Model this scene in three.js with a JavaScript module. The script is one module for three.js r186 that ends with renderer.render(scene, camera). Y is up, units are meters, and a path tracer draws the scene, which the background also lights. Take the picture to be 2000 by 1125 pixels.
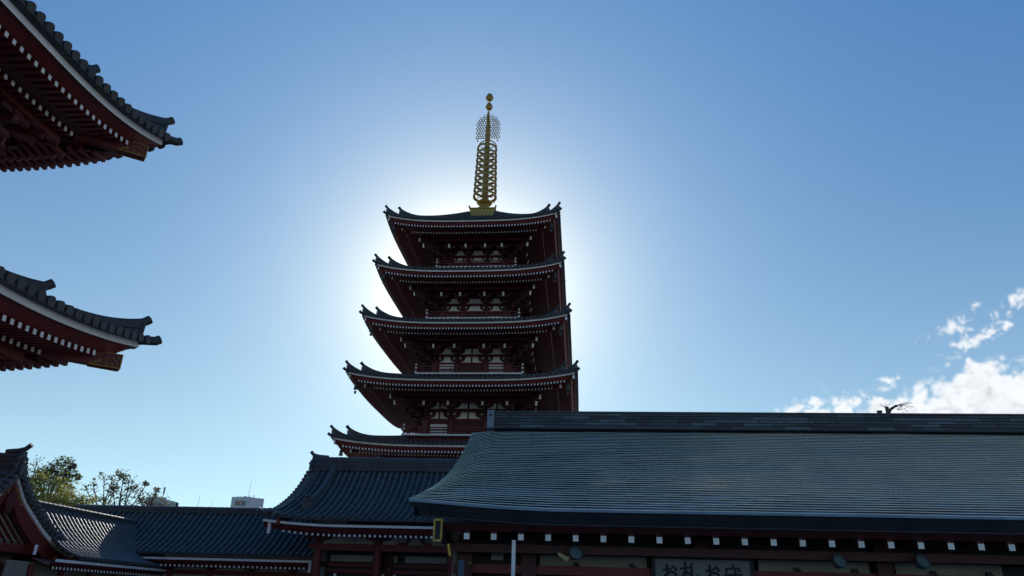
import * as THREE from 'three';
import { FontLoader } from 'three/addons/loaders/FontLoader.js';
import { TextGeometry } from 'three/addons/geometries/TextGeometry.js';

// ---------------------------------------------------------------- camera, sky, sun, exposure
const scene = new THREE.Scene();
const D2R = Math.PI / 180;
const camera = new THREE.PerspectiveCamera(2 * Math.atan(562.5 / 1450) / D2R, 16 / 9, 0.1, 3000);
camera.position.set(0, 1.6, 0);
camera.rotation.order = 'YXZ';
camera.rotation.set(23.254 * D2R, 5.61 * D2R, 1.695 * D2R);

const renderer = new THREE.WebGLRenderer({ antialias: true });
renderer.toneMapping = THREE.LinearToneMapping;
renderer.toneMappingExposure = 1;
renderer.shadowMap.enabled = true;

function rng(seed) { let a = seed >>> 0; return () => { a = (a + 0x6D2B79F5) | 0; let t = Math.imul(a ^ (a >>> 15), 1 | a); t = (t + Math.imul(t ^ (t >>> 7), 61 | t)) ^ t; return ((t ^ (t >>> 14)) >>> 0) / 4294967296; }; }
const clamp = (x, a = 0, b = 1) => Math.min(b, Math.max(a, x));
const smooth = (a, b, x) => { const t = clamp((x - a) / (b - a)); return t * t * (3 - 2 * t); };
const lerp = (a, b, t) => a + (b - a) * t;
// value noise on a lattice, optional period
function hash2(x, y, s) { let h = Math.imul(x, 374761393) ^ Math.imul(y, 668265263) ^ Math.imul(s, 1274126177); h = Math.imul(h ^ (h >>> 13), 1274126177); h = Math.imul(h ^ (h >>> 16), 2246822519); return ((h ^ (h >>> 15)) >>> 0) / 4294967296; }
function vnoise(x, y, s = 0, per = 0) {
  const xi = Math.floor(x), yi = Math.floor(y), fx = x - xi, fy = y - yi;
  const ux = fx * fx * (3 - 2 * fx), uy = fy * fy * (3 - 2 * fy);
  const w = per ? (v) => ((v % per) + per) % per : (v) => v;
  const a = hash2(w(xi), w(yi), s), b = hash2(w(xi + 1), w(yi), s), c = hash2(w(xi), w(yi + 1), s), d = hash2(w(xi + 1), w(yi + 1), s);
  return lerp(lerp(a, b, ux), lerp(c, d, ux), uy);
}
function fbm(x, y, oct, s = 0, per = 0, gain = 0.5) { let v = 0, a = 1, n = 0, f = 1; for (let i = 0; i < oct; i++) { v += a * vnoise(x * f, y * f, s + i * 17, per ? per * f : 0); n += a; a *= gain; f *= 2; } return v / n; }

const sunDir = new THREE.Vector3(-0.1483, 0.3853, -0.9127).normalize();
{
  // clear sky with the sun's aureole, and a bank of cumulus low down to the right of the sun
  const W = 4096, H = 2048, data = new Float32Array(W * H * 4);
  const topPts = [[-60, 6], [8, 8], [12, 11.2], [14.2, 12.9], [15.6, 13.9], [17.4, 14.4], [19.4, 14.0], [21, 14.2], [23, 14.4], [24.2, 14.4], [25.8, 15.1], [27.4, 16.1], [28.6, 15.5], [30.5, 15.1], [34, 14.6], [40, 12.5], [52, 13.5], [66, 11], [90, 12.5], [130, 10], [180, 8]];
  const topAt = (az) => { for (let i = 1; i < topPts.length; i++) if (az <= topPts[i][0]) { const [a, b] = topPts[i - 1], [c, d] = topPts[i]; return lerp(b, d, clamp((az - a) / (c - a))); } return 8; };
  const wisps = [[26.9, 18.15, 1.35, 0.5, 0.30], [28.5, 17.3, 2.1, 0.42, 0.42], [27.1, 17.0, 0.7, 0.35, 0.5], [31.3, 19.3, 1.5, 0.5, 0.5], [28.35, 19.2, 0.35, 0.2, 0.5], [30.0, 17.75, 0.6, 0.3, 0.4], [22.2, 15.05, 0.75, 0.35, 0.2], [35.5, 20.6, 2.4, 0.6, 0.4], [41, 18.5, 1.6, 0.5, 0.2]];
  const expT = (x) => Math.exp(x);
  for (let r = 0; r < H; r++) {
    const el = ((r + 0.5) / H - 0.5) * 180, e = Math.max(el, 0), ce = Math.cos(e * D2R), se = Math.sin(e * D2R);
    const hz = expT(-Math.max(e, 3) / 11.5);
    for (let c = 0; c < W; c++) {
      const o = (r * W + c) * 4, th = ((c + 0.5) / W - 0.5) * 2 * Math.PI, dx = ce * Math.cos(th), dz = ce * Math.sin(th);
      if (el < -1) { data[o] = 0.3; data[o + 1] = 0.34; data[o + 2] = 0.38; data[o + 3] = 1; continue; }
      const g = Math.acos(clamp(dx * sunDir.x + se * sunDir.y + dz * sunDir.z, -1, 1)) / D2R;
      const a1 = expT(-g / 4), a2 = expT(-g / 16);
      let R = 0.028 + 0.79 * hz + 3.1 * a1 + 0.455 * a2;
      let G = 0.152 + 1.07 * hz + 2.25 * a1 + 0.60 * a2;
      let Bl = 0.437 + 0.84 * hz + 0.8 * a1 + 0.62 * a2;
      const az = Math.atan2(dx, -dz) / D2R;
      if (e < 24 && az > 6) {
        // warped detail
        const wx = az + 1.1 * (fbm(az * 0.9, e * 0.9, 3, 5) - 0.5), wy = e + 0.9 * (fbm(az * 0.9 + 40, e * 0.9, 3, 9) - 0.5);
        const n = fbm(wx * 1.5, wy * 1.9, 7, 21, 0, 0.56);
        const edge = topAt(az) - e + (n - 0.5) * 3.6 + (fbm(wx * 6, wy * 7, 4, 141, 0, 0.6) - 0.5) * 0.9;
        let dens = smooth(-0.25, 0.95, edge);
        for (const [wa, we, sx, sy, tilt] of wisps) {
          const ax = (az - wa), ay = (e - we), u = ax * Math.cos(tilt) + ay * Math.sin(tilt), v = -ax * Math.sin(tilt) + ay * Math.cos(tilt);
          const q = Math.sqrt((u / sx) ** 2 + (v / sy) ** 2);
          if (q < 2.6) { const nn = fbm(wx * 2.6 + 7, wy * 3.2, 6, 33, 0, 0.6); dens = Math.max(dens, smooth(-0.05, 0.5, (1 - q) * 0.42 + (nn - 0.5) * 1.45 + (fbm(wx * 9, wy * 10, 3, 151) - 0.5) * 0.3) * 0.95); }
        }
        if (dens > 0) {
          const m = fbm(wx * 0.75 + 3, wy * 1.0, 5, 55), m2 = fbm(wx * 2.3, wy * 2.6, 5, 91);
          const deep = smooth(0.8, 4.5, edge);
          let lum = 0.99 - deep * 0.38 * smooth(0.33, 0.66, m) - 0.22 * deep * smooth(0.45, 0.75, m2) - 0.10 * smooth(0.5, 0.8, m2);
          lum += 0.10 * expT(-g / 30);
          const a = dens * 0.96;
          R = lerp(R, lum * 0.955, a); G = lerp(G, lum * 0.985, a); Bl = lerp(Bl, lum * 1.0 + 0.02, a);
        }
      }
      data[o] = R; data[o + 1] = G; data[o + 2] = Bl; data[o + 3] = 1;
    }
  }
  const sky = new THREE.DataTexture(data, W, H, THREE.RGBAFormat, THREE.FloatType);
  sky.mapping = THREE.EquirectangularReflectionMapping; sky.magFilter = THREE.LinearFilter; sky.minFilter = THREE.LinearFilter; sky.needsUpdate = true;
  scene.background = sky; scene.environment = sky;
}
const sun = new THREE.DirectionalLight(new THREE.Color(1.0, 0.93, 0.82), 3.6);
sun.name = 'sun'; sun.position.copy(sunDir).multiplyScalar(200); sun.castShadow = true;
Object.assign(sun.shadow.camera, { left: -110, right: 110, top: 110, bottom: -110, near: 1, far: 600 });
sun.shadow.mapSize.set(4096, 4096); sun.shadow.bias = -0.0005;
scene.add(sun); scene.add(sun.target);

// ---------------------------------------------------------------- materials
function noiseTex(size, fn, srgb = true) {
  const d = new Uint8Array(size * size * 4);
  for (let y = 0; y < size; y++) for (let x = 0; x < size; x++) { const c = fn(x / size, y / size), o = (y * size + x) * 4; d[o] = clamp(c[0]) * 255; d[o + 1] = clamp(c[1]) * 255; d[o + 2] = clamp(c[2]) * 255; d[o + 3] = 255; }
  const t = new THREE.DataTexture(d, size, size); t.wrapS = t.wrapT = THREE.RepeatWrapping; t.magFilter = THREE.LinearFilter; t.minFilter = THREE.LinearMipmapLinearFilter; t.generateMipmaps = true;
  if (srgb) t.colorSpace = THREE.SRGBColorSpace; t.needsUpdate = true; return t;
}
const toS = (v) => v <= 0.0031308 ? v * 12.92 : 1.055 * Math.pow(v, 1 / 2.4) - 0.055;
// a mottled colour map: base colour (linear), how much tone and patches vary
function mottled(base, amt, patch, seed, streak = 1, size = 256, per = 8) {
  return noiseTex(size, (u, v) => {
    const a = fbm(u * per, v * per * streak, 4, seed, per) - 0.5, p = smooth(0.52, 0.72, fbm(u * per / 2, v * per / 2, 3, seed + 5, per / 2)), f = hash2(Math.floor(u * size), Math.floor(v * size), seed) - 0.5;
    const k = 1 + a * amt * 2 + f * amt * 0.35;
    return base.map((b, i) => toS(lerp(b * k, patch[i], p * 0.55)));
  });
}
const rep = (t, s) => { t.repeat.set(s, s); return t; };
const rough = (lo, hi, seed, s) => rep(noiseTex(256, (u, v) => { const k = lerp(lo, hi, fbm(u * 6, v * 6, 5, seed, 6)); return [k, k, k]; }, false), s);
function mat(p) { return new THREE.MeshStandardMaterial(p); }
const M = {
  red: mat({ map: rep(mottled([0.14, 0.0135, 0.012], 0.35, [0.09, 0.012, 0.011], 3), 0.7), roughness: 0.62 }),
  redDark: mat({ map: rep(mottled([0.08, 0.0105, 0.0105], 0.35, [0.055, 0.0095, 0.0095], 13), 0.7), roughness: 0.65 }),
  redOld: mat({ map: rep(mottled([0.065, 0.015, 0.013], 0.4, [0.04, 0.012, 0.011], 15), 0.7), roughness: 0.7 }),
  white: mat({ map: rep(mottled([0.78, 0.78, 0.76], 0.06, [0.67, 0.67, 0.64], 23), 0.6), roughness: 0.7 }),
  plaster: mat({ map: rep(mottled([0.80, 0.78, 0.72], 0.06, [0.70, 0.68, 0.62], 33), 0.4), roughness: 0.9 }),
  plasterShade: mat({ map: rep(mottled([0.34, 0.335, 0.31], 0.1, [0.27, 0.265, 0.24], 34), 0.4), roughness: 0.9 }),  // plaster again, with the shade under the eaves put into its colour
  plasterOldShade: mat({ map: rep(mottled([0.22, 0.2, 0.155], 0.12, [0.17, 0.155, 0.12], 35), 0.4), roughness: 0.9 }),  // weathered cream plaster, darkened further to hold the shade below the eaves
  tile: mat({ map: rep(mottled([0.072, 0.08, 0.09], 0.35, [0.095, 0.1, 0.1], 43), 0.5), roughness: 0.56, roughnessMap: rough(0.85, 1.0, 44, 0.8), metalness: 0.15 }),
  tileB: mat({ map: rep(mottled([0.085, 0.093, 0.10], 0.35, [0.06, 0.066, 0.07], 45), 0.5), roughness: 0.6, roughnessMap: rough(0.8, 1.0, 46, 0.7), metalness: 0.15 }),
  tilePan: mat({ map: rep(mottled([0.022, 0.026, 0.031], 0.3, [0.034, 0.037, 0.04], 47), 0.5), roughness: 0.75 }),
  tileOld: mat({ map: rep(mottled([0.036, 0.041, 0.044], 0.35, [0.055, 0.058, 0.052], 48), 0.5), roughness: 0.6 }),
  ridge: mat({ map: rep(mottled([0.05, 0.057, 0.068], 0.4, [0.032, 0.034, 0.04], 49, 3), 0.5), roughness: 0.6 }),
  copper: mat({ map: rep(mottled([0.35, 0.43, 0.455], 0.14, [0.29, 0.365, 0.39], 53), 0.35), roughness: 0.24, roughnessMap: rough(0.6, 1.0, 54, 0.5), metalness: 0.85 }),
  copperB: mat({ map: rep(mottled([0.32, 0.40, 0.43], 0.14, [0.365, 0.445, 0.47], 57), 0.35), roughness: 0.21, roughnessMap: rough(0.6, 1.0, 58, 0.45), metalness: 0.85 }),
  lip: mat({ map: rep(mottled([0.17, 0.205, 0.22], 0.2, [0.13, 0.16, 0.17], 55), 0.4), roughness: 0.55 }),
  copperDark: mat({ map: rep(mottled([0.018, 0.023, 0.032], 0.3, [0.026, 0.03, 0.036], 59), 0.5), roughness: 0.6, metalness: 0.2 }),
  plateA: mat({ map: rep(mottled([0.05, 0.062, 0.07], 0.3, [0.07, 0.075, 0.07], 61), 0.6), roughness: 0.55, metalness: 0.25 }),
  plateB: mat({ map: rep(mottled([0.036, 0.042, 0.048], 0.3, [0.05, 0.044, 0.045], 63), 0.6), roughness: 0.6, metalness: 0.2 }),
  plateC: mat({ map: rep(mottled([0.085, 0.108, 0.12], 0.3, [0.05, 0.055, 0.06], 65), 0.6), roughness: 0.5, metalness: 0.25 }),
  gold: mat({ map: rep(mottled([0.42, 0.25, 0.06], 0.2, [0.26, 0.16, 0.05], 73), 1), roughness: 0.38, metalness: 0.9 }),
  goldOld: mat({ map: rep(mottled([0.42, 0.26, 0.06], 0.3, [0.26, 0.17, 0.05], 75), 1), roughness: 0.48, metalness: 0.5 }),
  bronze: mat({ color: new THREE.Color(0.06, 0.07, 0.06), roughness: 0.5, metalness: 0.6 }),
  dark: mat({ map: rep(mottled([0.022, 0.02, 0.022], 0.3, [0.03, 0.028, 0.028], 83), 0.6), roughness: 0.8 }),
  skylitBlue: mat({ color: new THREE.Color(0.05, 0.085, 0.13), roughness: 0.7 }),  // blue of the sky light on the post side, painted as base colour
  lamp: mat({ color: new THREE.Color(0.07, 0.095, 0.11), roughness: 0.5, metalness: 0.3 }),
  lampGlass: mat({ color: new THREE.Color(0.10, 0.15, 0.16), roughness: 0.25 }),
  lampYellow: mat({ color: new THREE.Color(0.42, 0.33, 0.14), roughness: 0.55 }),
  paving: mat({ map: rep(mottled([0.21, 0.205, 0.195], 0.15, [0.17, 0.165, 0.155], 95), 0.2), roughness: 0.9 }),
  stone: mat({ map: rep(mottled([0.40, 0.38, 0.35], 0.12, [0.32, 0.31, 0.29], 93), 0.2), roughness: 0.9 }),
  bark: mat({ map: rep(mottled([0.075, 0.06, 0.045], 0.4, [0.11, 0.095, 0.075], 97), 1), roughness: 0.95 }),
  city: mat({ map: rep(mottled([0.50, 0.50, 0.51], 0.05, [0.46, 0.46, 0.47], 101), 0.05), roughness: 0.85 }),
  cityGreen: mat({ map: rep(mottled([0.42, 0.45, 0.44], 0.1, [0.36, 0.39, 0.38], 103), 0.1), roughness: 0.85 }),
  steel: mat({ color: new THREE.Color(0.16, 0.18, 0.19), roughness: 0.6, metalness: 0.3 }),
};
function leafMat(r, g, b) { return new THREE.MeshPhysicalMaterial({ color: new THREE.Color(r, g, b), roughness: 0.9, transmission: 0.6, thickness: 0, side: THREE.DoubleSide }); }
const L = { olive: leafMat(0.22, 0.24, 0.045), yellow: leafMat(0.36, 0.32, 0.05), dark: leafMat(0.06, 0.08, 0.03), grey: leafMat(0.11, 0.14, 0.07), brown: leafMat(0.17, 0.125, 0.06) };

// ---------------------------------------------------------------- geometry builder
class B {
  constructor(m = null) { this.p = []; this.n = []; this.m = m; }
  at(m) { this.m = m; return this; }
  x(v) { if (!this.m) return v; const e = this.m.elements; return [e[0] * v[0] + e[4] * v[1] + e[8] * v[2] + e[12], e[1] * v[0] + e[5] * v[1] + e[9] * v[2] + e[13], e[2] * v[0] + e[6] * v[1] + e[10] * v[2] + e[14]]; }
  xd(v) { if (!this.m) return v; const e = this.m.elements; return [e[0] * v[0] + e[4] * v[1] + e[8] * v[2], e[1] * v[0] + e[5] * v[1] + e[9] * v[2], e[2] * v[0] + e[6] * v[1] + e[10] * v[2]]; }
  tri(a, b, c, na, nb, nc) {
    a = this.x(a); b = this.x(b); c = this.x(c);
    const ux = b[0] - a[0], uy = b[1] - a[1], uz = b[2] - a[2], vx = c[0] - a[0], vy = c[1] - a[1], vz = c[2] - a[2];
    let nx = uy * vz - uz * vy, ny = uz * vx - ux * vz, nz = ux * vy - uy * vx; const l = Math.hypot(nx, ny, nz); if (l < 1e-9) return this; nx /= l; ny /= l; nz /= l;
    if (na) { const t = this.xd([na[0] + nb[0] + nc[0], na[1] + nb[1] + nc[1], na[2] + nb[2] + nc[2]]); if (t[0] * nx + t[1] * ny + t[2] * nz < 0) { [b, c] = [c, b]; [nb, nc] = [nc, nb]; } }
    this.p.push(...a, ...b, ...c);
    if (na) this.n.push(...this.xd(na), ...this.xd(nb), ...this.xd(nc)); else this.n.push(nx, ny, nz, nx, ny, nz, nx, ny, nz);
    return this;
  }
  quad(a, b, c, d, na, nb, nc, nd) { this.tri(a, b, c, na, nb, nc); this.tri(a, c, d, na, nc, nd); return this; }
  box(cx, cy, cz, w, h, d) { return this.beam([cx - w / 2, cy, cz], [cx + w / 2, cy, cz], d, h); }
  // oriented box from p to q; w sideways, h along up
  beam(p, q, w, h, up = [0, 1, 0]) {
    const d = norm(sub(q, p)); let s = cross(d, up); if (len(s) < 1e-6) s = [1, 0, 0]; s = norm(s); const u = cross(s, d);
    const c = (o, i, j) => [o[0] + s[0] * w / 2 * i + u[0] * h / 2 * j, o[1] + s[1] * w / 2 * i + u[1] * h / 2 * j, o[2] + s[2] * w / 2 * i + u[2] * h / 2 * j];
    const P = [c(p, -1, -1), c(p, 1, -1), c(p, 1, 1), c(p, -1, 1)], Q = [c(q, -1, -1), c(q, 1, -1), c(q, 1, 1), c(q, -1, 1)];
    this.quad(P[0], P[3], P[2], P[1]); this.quad(Q[0], Q[1], Q[2], Q[3]);
    for (let i = 0; i < 4; i++) { const j = (i + 1) % 4; this.quad(P[i], P[j], Q[j], Q[i]); }
    return this;
  }
  // rectangular section swept along pts (bottom centre), section stays upright; side = fixed sideways vector
  sweep(pts, w, h, side) {
    const S = pts.map((p, i) => { const s = side || norm(cross(norm(sub(pts[Math.min(i + 1, pts.length - 1)], pts[Math.max(i - 1, 0)])), [0, 1, 0])); const hh = Array.isArray(h) ? h[i] : h, ww = Array.isArray(w) ? w[i] : w; const a = mul(s, -ww / 2), b = mul(s, ww / 2); return [add(p, a), add(p, b), add(add(p, b), [0, hh, 0]), add(add(p, a), [0, hh, 0])]; });
    this.quad(S[0][0], S[0][3], S[0][2], S[0][1]); const E = S[S.length - 1]; this.quad(E[0], E[1], E[2], E[3]);
    for (let i = 0; i + 1 < S.length; i++) for (let k = 0; k < 4; k++) { const l = (k + 1) % 4; this.quad(S[i][k], S[i][l], S[i + 1][l], S[i + 1][k]); }
    return this;
  }
  // half-round roll of overlapping cover tiles along pts, sideways vector fixed; radius tapers within each tile
  roll(pts, r, side, seg = 5, cap = true, taper = 0.86) {
    const rings = [];
    for (let i = 0; i + 1 < pts.length; i++) {
      const d = norm(sub(pts[i + 1], pts[i])); let u = cross(side, d); if (u[1] < 0) u = mul(u, -1); u = norm(u);
      rings.push([pts[i], r, u], [pts[i + 1], r * taper, u]);
    }
    const pt = ([c, rr, u], k) => { const a = Math.PI * k / seg; return add(add(c, mul(side, Math.cos(a) * rr)), mul(u, Math.sin(a) * rr)); };
    const nm = ([, , u], k) => { const a = Math.PI * k / seg; return add(mul(side, Math.cos(a)), mul(u, Math.sin(a))); };
    for (let i = 0; i + 1 < rings.length; i++) for (let k = 0; k < seg; k++) {
      const a = rings[i], b = rings[i + 1];
      this.quad(pt(a, k), pt(a, k + 1), pt(b, k + 1), pt(b, k), nm(a, k), nm(a, k + 1), nm(b, k + 1), nm(b, k));
    }
    if (cap) { const a = rings[0], full = seg * 2, R = r * 1.12, d = norm(sub(pts[0], pts[1])), c = add(a[0], mul(d, 0.02)); const q = (k) => { const an = Math.PI * 2 * k / full; return add(add(c, mul(side, Math.cos(an) * R)), mul(a[2], Math.sin(an) * R)); }; for (let k = 0; k < full; k++) { this.tri(c, q(k), q(k + 1)); this.quad(q(k), add(q(k), mul(d, -0.1)), add(q(k + 1), mul(d, -0.1)), q(k + 1)); } }
    return this;
  }
  tube(pts, r, seg = 6, r2 = r) {
    const n = pts.length, rings = pts.map((p, i) => { const d = norm(sub(pts[Math.min(i + 1, n - 1)], pts[Math.max(i - 1, 0)])); const a = norm(cross(d, Math.abs(d[1]) > 0.9 ? [1, 0, 0] : [0, 1, 0])), b = cross(d, a); const rr = lerp(r, r2, i / (n - 1)); const out = []; for (let k = 0; k < seg; k++) { const t = 2 * Math.PI * k / seg, v = add(mul(a, Math.cos(t)), mul(b, Math.sin(t))); out.push([add(p, mul(v, rr)), v]); } return out; });
    for (let i = 0; i + 1 < n; i++) for (let k = 0; k < seg; k++) { const l = (k + 1) % seg, A = rings[i], C = rings[i + 1]; this.quad(A[k][0], A[l][0], C[l][0], C[k][0], A[k][1], A[l][1], C[l][1], C[k][1]); }
    for (const e of [0, n - 1]) for (let k = 1; k + 1 < seg; k++) this.tri(rings[e][0][0], rings[e][k][0], rings[e][k + 1][0]);
    return this;
  }
  lathe(prof, cx, cy, cz, seg = 12) {
    for (let i = 0; i + 1 < prof.length; i++) { const [r0, y0] = prof[i], [r1, y1] = prof[i + 1], ny = (r0 - r1), nr = (y1 - y0), l = Math.hypot(ny, nr) || 1; for (let k = 0; k < seg; k++) { const a = 2 * Math.PI * k / seg, b = 2 * Math.PI * (k + 1) / seg; const f = (r, y, t) => [cx + r * Math.cos(t), cy + y, cz + r * Math.sin(t)], n = (t) => [nr / l * Math.cos(t), ny / l, nr / l * Math.sin(t)]; this.quad(f(r0, y0, a), f(r1, y1, a), f(r1, y1, b), f(r0, y0, b), n(a), n(a), n(b), n(b)); } }
    return this;
  }
  // flat outline (x,y) thickened along z from z0 to z1
  plate(poly, z0, z1) {
    const sh = THREE.ShapeUtils.triangulateShape(poly.map((p) => new THREE.Vector2(p[0], p[1])), []);
    for (const [a, b, c] of sh) { const f = (i, z) => [poly[i][0], poly[i][1], z]; this.tri(f(a, z1), f(b, z1), f(c, z1)); this.tri(f(a, z0), f(c, z0), f(b, z0)); }
    for (let i = 0; i < poly.length; i++) { const j = (i + 1) % poly.length, p = poly[i], q = poly[j]; this.quad([p[0], p[1], z0], [q[0], q[1], z0], [q[0], q[1], z1], [p[0], p[1], z1]); }
    return this;
  }
  build() {
    const g = new THREE.BufferGeometry(), p = new Float32Array(this.p), n = new Float32Array(this.n), uv = new Float32Array(p.length / 3 * 2);
    for (let t = 0; t < p.length; t += 9) {
      const ux = p[t + 3] - p[t], uy = p[t + 4] - p[t + 1], uz = p[t + 5] - p[t + 2], vx = p[t + 6] - p[t], vy = p[t + 7] - p[t + 1], vz = p[t + 8] - p[t + 2];
      const nx = Math.abs(uy * vz - uz * vy), ny = Math.abs(uz * vx - ux * vz), nz = Math.abs(ux * vy - uy * vx);
      for (let k = 0; k < 3; k++) { const o = t + k * 3, q = (t / 9 * 3 + k) * 2; if (ny >= nx && ny >= nz) { uv[q] = p[o]; uv[q + 1] = p[o + 2]; } else if (nx >= nz) { uv[q] = p[o + 2]; uv[q + 1] = p[o + 1]; } else { uv[q] = p[o]; uv[q + 1] = p[o + 1]; } }
    }
    g.setAttribute('position', new THREE.BufferAttribute(p, 3)); g.setAttribute('normal', new THREE.BufferAttribute(n, 3)); g.setAttribute('uv', new THREE.BufferAttribute(uv, 2));
    return g;
  }
}
function add(a, b) { return [a[0] + b[0], a[1] + b[1], a[2] + b[2]]; }
function sub(a, b) { return [a[0] - b[0], a[1] - b[1], a[2] - b[2]]; }
function mul(a, s) { return [a[0] * s, a[1] * s, a[2] * s]; }
function cross(a, b) { return [a[1] * b[2] - a[2] * b[1], a[2] * b[0] - a[0] * b[2], a[0] * b[1] - a[1] * b[0]]; }
function len(a) { return Math.hypot(a[0], a[1], a[2]); }
function norm(a) { const l = len(a) || 1; return [a[0] / l, a[1] / l, a[2] / l]; }

const taken = {};
function numbered(n) { taken[n] = (taken[n] ?? -1) + 1; return taken[n] ? n + '_' + String(taken[n]).padStart(3, '0') : n; }
function part(name, b, material, parent, stuff) {
  const m = new THREE.Mesh(b instanceof B ? b.build() : b, material); m.name = name; m.castShadow = m.receiveShadow = true;
  if (stuff) m.userData.kind = 'stuff';
  parent.add(m); return m;
}
function thing(name, label, category, [x, y, z] = [0, 0, 0], group) {
  const o = new THREE.Group(); o.name = numbered(name); o.position.set(x, y, z); o.userData = { label, category }; if (group) o.userData.group = group; scene.add(o); return o;
}
function solo(name, b, material, label, category, pos = [0, 0, 0], group) {
  const m = part(numbered(name), b, material, scene); m.position.set(...pos); m.userData = { label, category }; if (group) m.userData.group = group; return m;
}
const turn = (k) => new THREE.Matrix4().makeRotationY([0, 1, 2, -1][k] * Math.PI / 2);   // 0 faces +z, 1 +x, 2 -z, 3 -x

// ---------------------------------------------------------------- ground
{
  const b = new B(); b.quad([-900, 0, 300], [900, 0, 300], [900, 0, -1500], [-900, 0, -1500]);
  const g = part('ground', b, M.paving, scene); g.userData = { kind: 'structure', label: 'grey stone paving of the temple precinct', category: 'ground' };
}

// ---------------------------------------------------------------- hipped roofs with upturned corners
// cfg: hx,hz trim half sizes; y0 trim foot at mid; lift at corners over span^pw; wx,wz wall; e1x,e1z,e2 rafter insets; d1,d2 drops; sp spacing; rw,rh rafter; run, rise, k slope; sub = make pieces one by one
function hipRoof(th, cfg) {
  const { hx, hz, y0, lift, span, pw, wx, wz, e2, d1, d2, sp, rw, rh, run, rise, k, ov = 0.16, trimH = 0.13, tr = 0.11, ts = 0.36, tileLen = 0.42, s1 = 0.1, s2 = 0.2, fine = null, mats = {} } = cfg;
  const red = mats.red || M.red, redD = mats.redDark || M.redDark, tile = mats.tile || M.tileOld;
  const faces = [0, 1, 2, 3].map((f) => ({ f, m: turn(f), A: f % 2 ? hz : hx, O: f % 2 ? hx : hz, W: f % 2 ? wx : wz, e1: f % 2 ? cfg.e1x : cfg.e1z, d1: (f % 2 ? cfg.d1x : cfg.d1z) ?? d1 + (f === 2 ? cfg.backDrop || 0 : 0), d2: (f % 2 ? cfg.d2x : cfg.d2z) ?? d2 + (f === 2 ? cfg.backDrop || 0 : 0) }));
  const Lc = (d) => lift * Math.pow(clamp(1 - d / span), pw);              // lift by distance from the corner
  const fall = (F, o) => clamp((o - F.W) / (F.O - F.W));
  const lf = (F, t, o) => Lc(F.A - Math.abs(t)) * fall(F, o);
  const deckY = (F, t, o) => { const b = clamp((F.O + ov - o) / run); return y0 + trimH + 0.1 + rise * (k * b + (1 - k) * b * b) + Lc(F.A + ov - Math.abs(t)) * (1 - b) * (1 - b); };
  const hipT = (F, o) => F.A - (F.O - o);                                  // half length of the face at distance o
  const deck = new B(), trim = new B(), fascia = new B(), edge = new B(), soffit = new B();
  const N = cfg.seg || 28;
  for (const F of faces) {
    for (const b of [deck, trim, fascia, edge, soffit]) b.at(F.m);
    const tt = (o, i) => { const q = i / N * 2 - 1; return (hipT(F, o)) * Math.sign(q) * (1 - Math.pow(1 - Math.abs(q), 1.25)); };
    // stepped pan-tile deck
    const rows = cfg.rows || 14;
    for (let j = 0; j < rows; j++) {
      const oa = F.O + ov - run * j / rows, ob = F.O + ov - run * (j + 1) / rows, lip = 0.035;
      for (let i = 0; i < N; i++) {
        const a = tt(oa, i), b2 = tt(oa, i + 1), c = tt(ob, i + 1), d = tt(ob, i);
        deck.quad([a, deckY(F, a, oa) + lip, oa], [b2, deckY(F, b2, oa) + lip, oa], [c, deckY(F, c, ob), ob], [d, deckY(F, d, ob), ob]);
        deck.quad([a, deckY(F, a, oa), oa], [b2, deckY(F, b2, oa), oa], [b2, deckY(F, b2, oa) + lip, oa], [a, deckY(F, a, oa) + lip, oa]);
      }
    }
    for (let i = 0; i < N; i++) {
      const O = F.O, P = (o, q, dy) => { const t = tt(o, q); return [t, y0 + dy + lf(F, t, o), o]; };
      const i1 = i + 1;
      // white trim board
      trim.quad(P(O, i, 0), P(O, i1, 0), P(O, i1, trimH), P(O, i, trimH)); fascia.quad(P(O - 0.16, i, 0), P(O - 0.16, i1, 0), P(O, i1, 0), P(O, i, 0));
      // dark tile edge over it
      edge.quad(P(O, i, trimH), P(O, i1, trimH), P(O + ov, i1, trimH), P(O + ov, i, trimH)); edge.quad(P(O + ov, i, trimH), P(O + ov, i1, trimH), P(O + ov, i1, trimH + 0.14), P(O + ov, i, trimH + 0.14));
      // red board down to the flying rafters
      const oe = O - F.e1 - 0.04;
      fascia.quad(P(oe, i, -F.d1 + rh + 0.02), P(oe, i1, -F.d1 + rh + 0.02), P(O - 0.16, i1, 0), P(O - 0.16, i, 0));
      // boards above the rafters
      const om = O - e2, yy = (o) => o >= om ? -F.d1 + rh + 0.02 + (oe - o) * s1 : -F.d2 + rh + 0.02 + (om - o) * s2;
      for (const [o1, o2] of [[oe, om - 0.02], [om, F.W - 0.05]]) soffit.quad(P(o1, i, yy(o1)), P(o1, i1, yy(o1)), P(o2, i1, o2 < om ? yy(o2) : yy(o2)), P(o2, i, yy(o2)));
      const ya = yy(om + 0.0001), yb = yy(om - 0.0001); soffit.quad(P(om, i, ya), P(om, i1, ya), P(om, i1, yb), P(om, i, yb));
    }
  }
  const roof = part('roof', deck, M.tilePan, th);
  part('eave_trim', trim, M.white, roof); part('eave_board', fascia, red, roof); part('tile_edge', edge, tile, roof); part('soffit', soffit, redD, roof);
  // rafters in two tiers, tile rows
  const rafS = new B(), endS = new B(), rowS = new B();
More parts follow.
